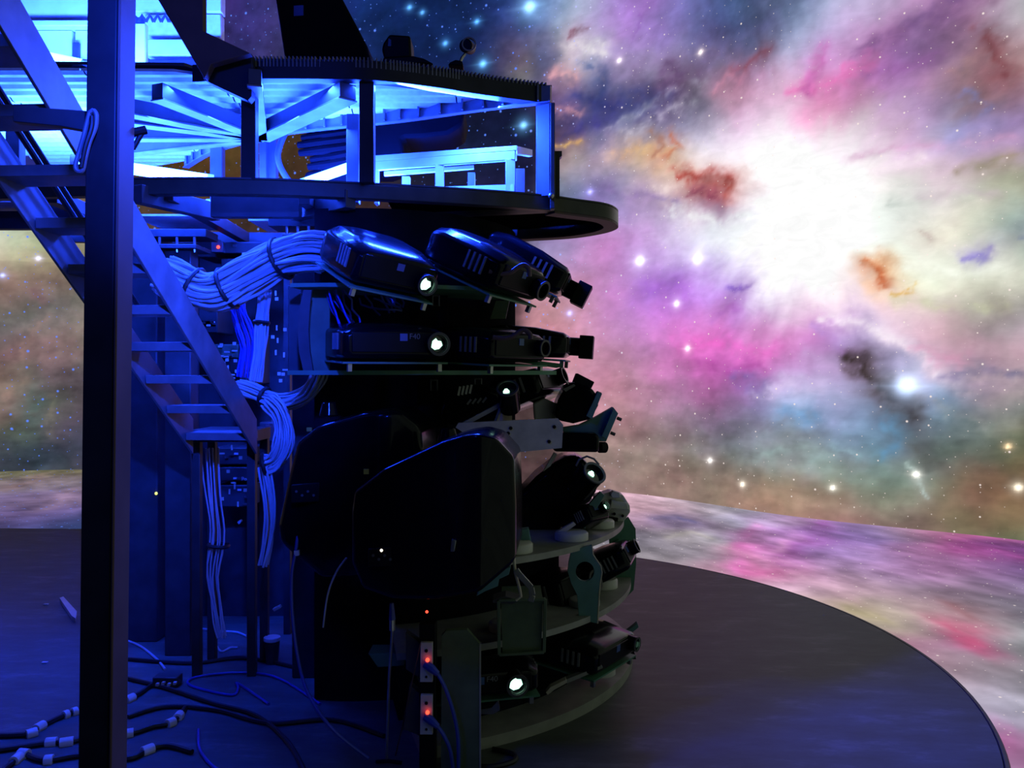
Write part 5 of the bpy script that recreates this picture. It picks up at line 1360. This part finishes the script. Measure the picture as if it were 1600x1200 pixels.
mb = MB(); mb.prism([(902, 583), (929, 597), (921, 613), (895, 601)], 4.45, .13); mb.build('lens_hood', BLACK, t, bevel=.004)
mb = MB(); mb.prism([(880, 608), (897, 600), (899, 603), (884, 612)], 4.415, .02); mb.build('trim', STEELG, t)
t = thing('projector', 'flat black projector with short round nose under the teal cradle', 'projector', V(900, 705, 4.35), GL)
mb = MB(); mb.prism([(868, 680), (880, 676), (932, 677), (937, 684), (936, 707), (866, 706), (862, 696)], 4.36, .3); mb.build('casing', BLACKGLOSS, t, bevel=.02)
mb = MB(); mb.rod(V(936, 699, 4.45), V(946, 699, 4.47), .03, None, 16); mb.build('lens_barrel', BLACK, t, bevel=.003)
t = thing('cradle', 'grey green slanted cradle plate below the ringed lens', 'bracket', V(925, 800, 4.3))
mb = MB(); mb.prism([(938, 768), (945, 774), (914, 826), (903, 818), (922, 786)], 4.28, .03); mb.build('plate', TEAL, t, bevel=.002)
mb = MB(); mb.prism([(872, 830), (896, 816), (900, 820), (877, 836)], 4.2, .03); mb.build('foot', PLANK, t)
for (a, b, lab) in (((868, 708), (845, 748), 'pale flat strut behind the flat projector'), ((845, 752), (832, 768), 'short pale plate end below the flat strut')):
    mb = MB(); mb.beam(V(*a, 4.5), V(*b, 4.5), .035, .02); one(mb, 'strut', PAD, lab, 'strut', bevel=.002)
mb = MB(); mb.prism([(833, 630), (850, 622), (868, 630), (872, 655), (835, 657)], 4.6, .1)
one(mb, 'pale_block', PAD, 'pale rounded block behind the plank bracket', 'block', bevel=.01)
mb = MB(); mb.prism([(775, 470), (796, 470), (790, 498), (766, 498)], 4.4, .05)
one(mb, 'web_plate', DKGREEN, 'dark green upright web between the first and second projector rows', 'plate')

# ---------------------------------------------------------------- the two large projectors in front
def large_projector(label, outl, ridge, Yl, Yc, Yr, depth, group):
    """outl: outline left->top->right->bottom; ridge: x of the leading edge"""
    xl, xr = min(p[0] for p in outl), max(p[0] for p in outl)
    def Yat(x):
        return Yl + (Yc - Yl) * (x - xl) / (ridge - xl) if x <= ridge else Yc + (Yr - Yc) * (x - ridge) / (xr - ridge)
    t = thing('large_projector', label, 'projector', V((xl + xr) / 2, max(p[1] for p in outl), (Yl + Yr) / 2), group)
    bm_ = MB()
    bm = bm_.bm
    fr = [bm.verts.new(V(x, y, Yat(x))) for x, y in outl]
    bk = [bm.verts.new(v.co + Vector((.03, depth, 0))) for v in fr]
    n = len(fr)
    it = [i for i, p in enumerate(outl) if abs(p[0] - ridge) < 2]
    i0, i1 = it[0], it[1]
    fs = [bm.faces.new(fr[i0:i1 + 1]), bm.faces.new(fr[i1:] + fr[:i0 + 1]), bm.faces.new(bk[::-1])]
    for i in range(n):
        fs.append(bm.faces.new((fr[i], bk[i], bk[(i + 1) % n], fr[(i + 1) % n])))
    bmesh.ops.recalc_face_normals(bm, faces=fs)
    bm_.build('casing', BLACKGLOSS, t, bevel=.05, seg=5, angle=60, limit=8)
    return t, Yat
GP = 'two large projectors at the front of the tower'
tB, yB = large_projector('large glossy black projector in front, nearest and lowest of the two big ones',
                         [(549, 800), (553, 768), (600, 732), (690, 690), (722, 680), (748, 677), (775, 684), (803, 714), (806, 790), (806, 872), (798, 884), (748, 927), (680, 938), (610, 936), (566, 920), (549, 880)], 748, 3.3, 3.08, 3.13, .42, GP)
tA, yA = large_projector('large glossy black projector half hidden behind the nearest one',
                         [(432, 822), (448, 748), (462, 690), (500, 662), (560, 645), (594, 639), (622, 640), (657, 668), (659, 700), (655, 860), (594, 900), (500, 905), (450, 862), (436, 850)], 594, 3.75, 3.55, 3.6, .42, GP)
def sticker(t, px, py, Y, w_, h_, m, name, lab=None):
    mb = MB(); mb.prism([(px - w_, py - h_), (px + w_, py - h_), (px + w_, py + h_), (px - w_, py + h_)], Y, .006)
    mb.build(name, m, t, label=lab)
sticker(tB, 572, 737, 3.26, 4, 4, mat('yellow_sticker', (.3, .28, .05), .5), 'badge', 'small yellow square badge')
sticker(tA, 483, 671, 3.69, 4, 3, mat('yellow_sticker', (.3, .28, .05), .5), 'badge', 'small yellow square badge')
for (t, px, py, Y) in ((tB, 596, 860, 3.23), (tA, 471, 766, 3.67)):
    mb = MB(); mb.sphere(V(px, py, Y), .006, 8); mb.build('indicator', LEDW, t, smooth=True, label='tiny warm white indicator')
mb = MB(); mb.prism([(706, 842), (713, 845), (710, 862), (704, 862)], 3.11, .012); mb.build('latch', CHROME, tB, bevel=.002, label='shiny metal latch')
for (t, pts, Y) in ((tB, [(765, 700), (763, 760), (762, 820)], 3.14), ):
    mb = MB(); mb.tube([V(x, y, Y) for x, y in pts], .0015, 5); mb.build('seam', STEELG, t)
mb = MB(); mb.prism([(744, 932), (758, 900), (772, 894), (798, 886), (795, 898), (780, 905), (778, 916), (758, 924)], 3.3, .08)
mb.build('foot_bracket', TEAL, tB, bevel=.002)
for (t, c) in ((tA, (514, 650, 3.78)), (tB, (700, 690, 3.5))):
    mb = MB(); mb.rod(V(*c), V(c[0], c[1] - 22, c[2]), .045, .03, 16); mb.build('exhaust_stub', BLACKGLOSS, t, bevel=.006)
for (t, x0, y0, Y) in ((tB, 575, 872, 3.25), (tA, 455, 772, 3.68)):      # connector panel at the lower left
    mb = MB(); mb.prism([(x0, y0 - 14), (x0 + 44, y0 - 18), (x0 + 44, y0 + 12), (x0, y0 + 14)], Y - .02, .02); b = mb.build('connector_panel', BLACK, t, bevel=.003)
    for k in range(4):
        mb = MB(); mb.rod(V(x0 + 8 + 9 * k, y0 - 4 + (k % 2) * 6, Y - .025), V(x0 + 8 + 9 * k, y0 - 4 + (k % 2) * 6, Y), .006, None, 10); mb.build('connector', STEEL, b, smooth=True)
# ---------------------------------------------------------------- cables, small boxes, things on the floor
def fl(px, py, up=0.0):
    """floor point under a photograph position"""
    Y = (ZC - up) * F / (py - YH)
    return V(px, py, Y)


def bundle(name, label, path, radius, n, r, m, ties=(), twist=1.4, seed=1, flat_=1.0, tie_m=None):
    rg = random.Random(seed)
    P = smooth_path([V(*p) for p in path], 10)
    t = thing(name, label, 'cables', P[len(P) // 2])
    N = len(P)
    # a frame carried along the path
    fr = []
    ref = Vector((0, 1, 0))
    for i in range(N):
        d = (P[min(i + 1, N - 1)] - P[max(i - 1, 0)]).normalized()
        a = (ref - d * ref.dot(d)).normalized()
        fr.append((a, d.cross(a).normalized()))
        ref = a
    mb = MB()
    for k in range(n):
        rad = radius * math.sqrt((k + .5) / n)
        ph = k * 2.39996
        ws, wp = rg.uniform(.06, .2), rg.uniform(0, 6.28)
        tw = rg.uniform(-twist, twist)
        pts = []
        for i in range(0, N, 3):
            u = i / (N - 1)
            rr = rad * (1 + ws * math.sin(wp + u * 14))
            a = ph + tw * u
            pts.append(P[i] + fr[i][0] * math.cos(a) * rr + fr[i][1] * math.sin(a) * rr * flat_)
        mb.tube(pts, r, 6)
    mb.build('strands', m, t, smooth=True, kind='stuff')
    for u in ties:
        i = int(u * (N - 1))
        mb = MB()
        mb.tube([P[i] + (fr[i][0] * math.cos(a) + fr[i][1] * math.sin(a) * flat_) * (radius * 1.08) for a in [2 * math.pi * j / 20 for j in range(20)]], .011, 6, closed=True)
        mb.build('tie', tie_m or CABLEK, t, smooth=True)
    return t


bundle('cable_bundle', 'thick sagging trunk of pale cables tied with black straps under the ring platform',
       [(255, 428, 4.3), (285, 442, 4.3), (320, 456, 4.3), (352, 452, 4.3), (395, 428, 4.28), (440, 404, 4.25), (480, 392, 4.2), (515, 396, 4.2)], .098, 90, .0085, CABLEW, (.22, .45, .72), .9, 4)
bundle('cable_loom', 'loom of pale blue cables curving from the stair foot up to the shelf edge',
       [(372, 604, 4.3), (395, 612, 4.28), (425, 624, 4.25), (455, 626, 4.2), (480, 615, 4.15), (492, 596, 4.1), (498, 578, 4.1)], .042, 26, .006, CABLEW, (.28,), 1.5, 5, tie_m=CABLEK)
bundle('cable_loom', 'loom of pale blue cables hanging in an arc beside the large projectors',
       [(420, 626, 4.2), (436, 642, 4.18), (444, 670, 4.18), (442, 700, 4.18), (430, 720, 4.2), (412, 727, 4.2)], .05, 24, .006, CABLEW, (.97,), 1.2, 6)
bundle('cable_loom', 'fan of pale blue cables hanging straight down left of the large projectors',
       [(414, 728, 4.2), (420, 760, 4.2), (424, 810, 4.2), (420, 850, 4.2), (412, 885, 4.2)], .04, 10, .006, CABLEW, (), 1.2, 7)
bundle('cable_loom', 'short bunch of upright pale cables hanging below the trunk',
       [(412, 452, 4.4), (411, 480, 4.4), (407, 520, 4.4), (404, 560, 4.4), (398, 598, 4.4)], .033, 12, .006, CABLEW, (.42,), .5, 8)
bundle('cable_loom', 'loose dark blue cables running behind the trunk down to the stair foot',
       [(366, 470, 4.6), (376, 500, 4.6), (388, 540, 4.6), (384, 590, 4.6)], .05, 14, .006, CABLEB, (), 1.5, 9)
bundle('cable_loom', 'thin tangled cables dangling between the legs of the stair stand',
       [(330, 700, 4.7), (336, 780, 4.7), (342, 840, 4.7), (336, 900, 4.7), (344, 960, 4.7), (352, 1000, 4.7)], .05, 8, .0045, CABLEW, (.45,), 2.5, 10)
bundle('cable_loom', 'short blue cables dropping between the two upper shelf edges',
       [(520, 455, 3.85), (530, 480, 3.85), (540, 500, 3.85), (548, 520, 3.85)], .06, 7, .005, CABLEB, (), 1.5, 11)
bundle('cable_loom', 'thin blue cables hanging behind the top row projectors',
       [(590, 455, 4.05), (596, 475, 4.08), (604, 495, 4.1)], .12, 9, .005, CABLEB, (), 2.5, 12)


def cable(label, path, r, m, name='cable', group=None):
    mb = MB()
    mb.tube(smooth_path(path, 7), r, 7)
    return one(mb, name, m, label, 'cable', group, smooth=True)


cable('pale cable drooping from the left large projector to the floor', [V(466, 832, 3.72), V(462, 862, 3.7), V(456, 900, 3.68), V(457, 960, 3.66), V(466, 1030, 3.62), V(482, 1085, 3.55), V(520, 1140, 3.5), fl(575, 1185, .012)], .0075, CABLEB)
mb = MB(); mb.prism([(459, 861), (467, 860), (467, 868), (460, 869)], 3.69, .02); one(mb, 'cable_tag', TAPE, 'pale tag wrapped round the cable drooping from the left large projector', 'tag')
cable('thin cable reaching from the nearest large projector back to the left', [V(541, 872, 3.4), V(525, 895, 3.5), V(512, 930, 3.55), V(505, 980, 3.6)], .004, CABLEW)
t = thing('pole_stand', 'slim upright pole with a dark tip standing left of the power strip', 'pole', fl(606, 1190))
mb = MB(); mb.tube([V(604, 1185, 3.5), V(608, 1060, 3.42), V(613, 985, 3.4)], .006, 8); mb.build('pole', CHROME, t, smooth=True)
mb = MB(); mb.rod(V(613, 985, 3.4), V(613, 968, 3.4), .012, None, 10); mb.build('collar', CHROME, t, smooth=True)
mb = MB(); mb.rod(V(613, 968, 3.4), V(612, 942, 3.4), .014, .008, 10); mb.build('tip', CABLEB, t, smooth=True)
mb = MB(); mb.tube([fl(588, 1190, .01), fl(606, 1189, .02), fl(628, 1192, .01)], .008, 6); mb.build('foot', BLACK, t, smooth=True)
cable('thin dark cable leaning beside the pole stand', [V(657, 1005, 3.38), V(645, 1060, 3.4), V(632, 1120, 3.45), fl(618, 1180, .01)], .003, REDTINT)

# green upright board with the power strips
t = thing('upright_board', 'tall grey green board with slanted top standing before the shelves', 'board', (V(718, YH, 3.45).x, 3.45, 0))
mb = MB()
a, b = V(689, YH, 3.42).x, V(749, YH, 3.42).x
tp = V(0, 986, 3.42).z; tq = V(0, 1006, 3.42).z
mb.poly_prism([(a, 3.42, 0), (b, 3.42, 0), (b, 3.42, tq), (b - .05, 3.42, tp + .005), (a + .02, 3.42, tp), (a + .003, 3.42, tp - .02)], (0, .03, 0))
mb.build('board', DKGREEN, t)
mb = MB(); mb.poly_prism([(b, 3.418, 0), (b + .006, 3.418, 0), (b + .006, 3.418, tq), (b, 3.418, tq)], (0, .03, 0)); mb.build('edge_band', SHELF, t)

t = thing('power_strip', 'upright power strip with two pale outlet modules and red glowing lamps', 'power strip', (V(667, YH, 3.4).x, 3.4, 0))
mb = MB()
a, b = V(655, YH, 3.4).x, V(681, YH, 3.4).x
z0, z1 = 0.02, V(0, 975, 3.4).z
mb.poly_prism([(a, 3.4, 0), (b, 3.4, 0), (b, 3.4, z1), (a, 3.4, z1)], (0, .06, 0)); mb.build('backing', BLACK, t, bevel=.004)
for (y0, y1) in ((1004, 1066), (1086, 1148)):
    mb = MB(); mb.prism([(657, y0), (676, y0), (676, y1), (656, y1)], 3.38, .02); q = mb.build('outlet_module', PAD, t, bevel=.002)
    for dy, r in ((.21, .007), (.87, .005)):
        c = V(666, y0 + (y1 - y0) * dy, 3.377)
        mb = MB(); mb.rod(c, c + Vector((0, .006, 0)), r, None, 12); mb.build('screw_hole', BLACK, q, smooth=True)
    c = V(668, y0 + (y1 - y0) * .44, 3.365)
    mb = MB(); mb.sphere(c, .0085, 10); mb.build('pilot_lamp', LEDR, q, smooth=True, label='glowing red pilot lamp')
    mb = MB(); mb.tube([V(664, y0 + 33, 3.37), V(674, y0 + 40, 3.36), V(684, y0 + 49, 3.36)], [.016, .018, .012], 8); mb.build('plug', CABLEB, q, smooth=True)
mb = MB(); mb.sphere(V(667, 956, 3.37), .006, 8); mb.build('indicator', LEDR, t, smooth=True, label='tiny red indicator at the top')
cable('blue power cord from the upper outlet module arching past the green board', [V(684, 1053, 3.36), V(697, 1078, 3.36), V(710, 1120, 3.37), V(716, 1160, 3.38), V(716, 1215, 3.4)], .008, CABLEB)
cable('blue power cord from the lower outlet module running down the green board', [V(684, 1135, 3.36), V(694, 1150, 3.36), V(704, 1175, 3.37), V(710, 1220, 3.4)], .008, CABLEB)
mb = MB(); mb.prism([(634, 988), (656, 1004), (656, 1060), (634, 1046)], 3.42, .05)
one(mb, 'wall_box', BEAM, 'dark blue box behind the upper outlet module', 'box', bevel=.003)
mb = MB(); mb.prism([(640, 1070), (656, 1084), (656, 1150), (630, 1140)], 3.43, .05)
one(mb, 'wall_box', BEAM, 'dark blue box behind the lower outlet module', 'box', bevel=.003)
mb = MB(); mb.prism([(575, 1021), (632, 1021), (632, 1040), (590, 1043)], 3.6, .12)
one(mb, 'small_ledge', GREEN, 'small pale green edged ledge left of the power strip', 'ledge', bevel=.003)

t = thing('square_box', 'dark green square box with a raised frame hanging under the large projector', 'box', V(815, 1022, 3.5))
mb = MB(); mb.prism([(783, 940), (848, 938), (846, 1016), (785, 1020)], 3.52, .25); mb.build('front', DKGREEN, t)
mb = MB()
for (p, q) in (((779, 938), (852, 936)), ((852, 936), (850, 1019)), ((850, 1019), (780, 1023)), ((780, 1023), (779, 938))):
    mb.beam(V(*p, 3.5), V(*q, 3.5), .014, .012)
mb.build('frame', DKGREEN, t, bevel=.002)
t = thing('bent_clamp', 'bent shiny metal clamp arm between the large projector and the square box', 'clamp', V(822, 940, 3.36))
mb = MB()
pp = [V(x, y, 3.36) for x, y in [(806, 890), (811, 897), (830, 918), (832, 930), (829, 940)]]
for u, v in zip(pp[:-1], pp[1:]):
    mb.beam(u, v, .008, .024, up=(0.6, 0, .8))
mb.build('arm', CHROME, t, bevel=.002)
mb = MB(); mb.tube([V(x, y, 3.38) for x, y in [(803, 872), (805, 895), (812, 920), (814, 932), (806, 938)]], .006, 8); mb.build('strap', PLANK, t, smooth=True)
mb = MB(); mb.prism([(770, 938), (790, 932), (812, 938), (800, 944), (770, 942)], 3.5, .1); mb.build('pad', BEAM, t)
for (pts, Y, m, lab) in (([(745, 1092), (785, 1088), (828, 1085), (828, 1089), (746, 1098)], 3.6, SHELF, 'thin pale ledge under the round green lens'),
                         ([(744, 1110), (768, 1106), (778, 1095), (781, 1110), (770, 1116), (744, 1116)], 3.6, CHROME, 'small bare metal clip beside the green board'),
                         ([(853, 1082), (860, 1074), (884, 1062), (886, 1067), (866, 1078), (856, 1086)], 3.75, PLANK, 'thin bright bent metal strip between the lower projectors'),
                         ([(884, 1062), (940, 1040), (942, 1044), (886, 1068)], 3.85, SHELF, 'long thin rail under the small bright lens'),
                         ([(812, 560), (874, 568), (878, 566), (878, 573), (870, 575), (812, 566)], 4.2, GREEN, 'pale green rail under the second row projector at the right edge'),
                         ([(972, 993), (996, 974), (998, 980), (976, 998)], 4.5, TEAL, 'short greenish bar sticking out at the far end of the lower shelves'),
                         ([(946, 1020), (990, 1015), (994, 1030), (952, 1030)], 4.3, BLACK, 'black wedge lying at the end of the base plate')):
    mb = MB(); mb.prism(pts, Y, .04); one(mb, 'metal_strip', m, lab, 'strip')
mb = MB(); mb.prism([(810, 828), (826, 826), (830, 846), (808, 850)], 3.95, .05)
one(mb, 'terminal_box', TEAL, 'little grey terminal box at the left end of the upper shelf plate', 'box', bevel=.003)

# floor: cables with white tape marks, cup, strip
WT = 'white tape marks on the floor cables'
def floor_cable(label, pts, r, m=CABLEK, bands=()):
    P = smooth_path([fl(x, y, r) for x, y in pts], 8)
    t = thing('floor_cable', label, 'cable', P[len(P) // 2])
    mb = MB(); mb.tube(P, r, 7); mb.build('cord', m, t, smooth=True)
    for (x, y, l) in bands:
        c = fl(x, y, r)
        i = min(range(len(P)), key=lambda k: (P[k] - c).length)
        d = (P[min(i + 1, len(P) - 1)] - P[max(i - 1, 0)]).normalized()
        mb = MB(); mb.rod(P[i] - d * l / 2, P[i] + d * l / 2, r * 1.9, None, 12); mb.build('tape_mark', TAPE, t, bevel=.002)
floor_cable('black floor cable at the bottom left with two white tape marks, uppermost', [(-20, 1150), (45, 1147), (62, 1136), (103, 1117), (160, 1100), (203, 1092), (250, 1060)], .012, CABLEK, ((47, 1146, .045), (64, 1135, .05), (103, 1117, .025), (116, 1112, .025), (204, 1092, .05)))
floor_cable('black floor cable at the bottom left with three white tape marks, middle', [(-20, 1175), (40, 1166), (80, 1160), (104, 1160), (150, 1150), (203, 1146), (240, 1135), (270, 1128), (290, 1105)], .012, CABLEK, ((80, 1160, .045), (103, 1160, .055), (203, 1146, .03), (266, 1129, .04), (278, 1120, .045)))
floor_cable('black floor cable at the bottom edge with white tape marks, lowest', [(-10, 1215), (26, 1186), (37, 1178), (70, 1188), (130, 1180), (200, 1185), (231, 1172), (262, 1165), (300, 1175)], .012, CABLEK, ((26, 1186, .05), (37, 1178, .045), (75, 1188, .035), (231, 1172, .05)))
rg = random.Random(21)
for k, (pts, m, lab) in enumerate((
        ([(196, 1000), (220, 1010), (245, 1030), (258, 1046)], CABLEW, 'thin pale cable on the floor right of the column'),
        ([(500, 1100), (440, 1062), (400, 1052), (350, 1052), (300, 1060), (300, 1072), (360, 1086), (372, 1076), (372, 1068), (420, 1100)], CABLEB, 'blue cable coiling on the floor below the stair stand'),
        ([(312, 982), (340, 986), (370, 988), (385, 994)], CABLEW, 'short pale cable lying behind the stair stand legs'),
        ([(336, 1006), (346, 1018), (360, 1012), (372, 1012)], CABLEW, 'small curled wire end behind the stair stand legs'),
        ([(200, 1060), (260, 1075), (330, 1098), (400, 1118), (450, 1160), (480, 1215)], CABLEK, 'black cable snaking right across the floor from the stair stand'),
        ([(200, 1120), (260, 1104), (340, 1110), (420, 1130), (520, 1125), (600, 1150)], CABLEK, 'black cable crossing the floor under the large projectors'),
        ([(310, 1140), (312, 1170), (330, 1195), (360, 1215)], CABLEB, 'blue cable end curling down at the bottom edge'),
        ([(200, 1030), (300, 1036), (380, 1028), (470, 1045), (560, 1078)], CABLEK, 'thick black cable behind the stair stand on the floor'),
        ([(690, 1190), (760, 1198), (800, 1190), (802, 1178), (770, 1170)], CABLEK, 'black cable loop at the foot of the green board'))):
    floor_cable(lab, pts, .007 if m is not CABLEK else .011, m)
t = thing('paper_cup', 'pale paper cup standing on the floor right of the stair stand', 'cup', fl(425, 1036))
c = fl(425, 1036); Yc = c.y
mb = MB(); mb.tube([c, c + Vector((0, 0, .1)), c + Vector((0, 0, .13))], [.032, .042, .044], 20); mb.build('body', BEAM, t, smooth=True)
mb = MB(); mb.tube([c + Vector((0, 0, .128)), c + Vector((0, 0, .15))], [.047, .047], 20); mb.build('lid', TAPE, t, bevel=.003)
mb = MB(); mb.poly_prism([fl(93, 934, .03), fl(99, 932, .03), fl(120, 955, .03), fl(118, 966, .03), fl(112, 962, .03)], (0, 0, -.028))
one(mb, 'foam_strip', CABLEW, 'pale foam strip lying on the floor left of the column', 'strip')
for (x, y, lab) in ((72, 944, 'tiny pale scrap on the floor near the foam strip'), (70, 1035, 'small pale scrap on the floor left of the column'), (374, 815, None), (430, 952, None)):
    if lab:
        mb = MB(); mb.box(fl(x, y, .004), (.03, .02, .006)); one(mb, 'paper_scrap', CABLEW, lab, 'scrap')
mb = MB(); mb.prism([(425, 952), (436, 946), (439, 950), (428, 956)], 4.3, .03); one(mb, 'connector_plug', CABLEW, 'small pale plug hanging over the paper cup', 'plug', bevel=.003)
mb = MB(); mb.prism([(370, 816), (375, 812), (377, 815), (373, 820)], 4.6, .03); one(mb, 'connector_plug', CABLEW, 'small pale plug between the legs of the stair stand', 'plug', bevel=.003)
t = thing('floor_junction', 'low junction box with small connectors on the floor right of the column', 'box', fl(262, 1062))
mb = MB(); mb.box(fl(262, 1062, .03), (.13, .08, .05)); mb.build('body', BEAM, t, bevel=.005)
for k in range(4):
    mb = MB(); mb.box(fl(250 + 9 * k, 1066 - 2 * (k % 2), .06) + Vector((0, -.03, 0)), (.014, .02, .012)); mb.build('connector', CABLEW, t)
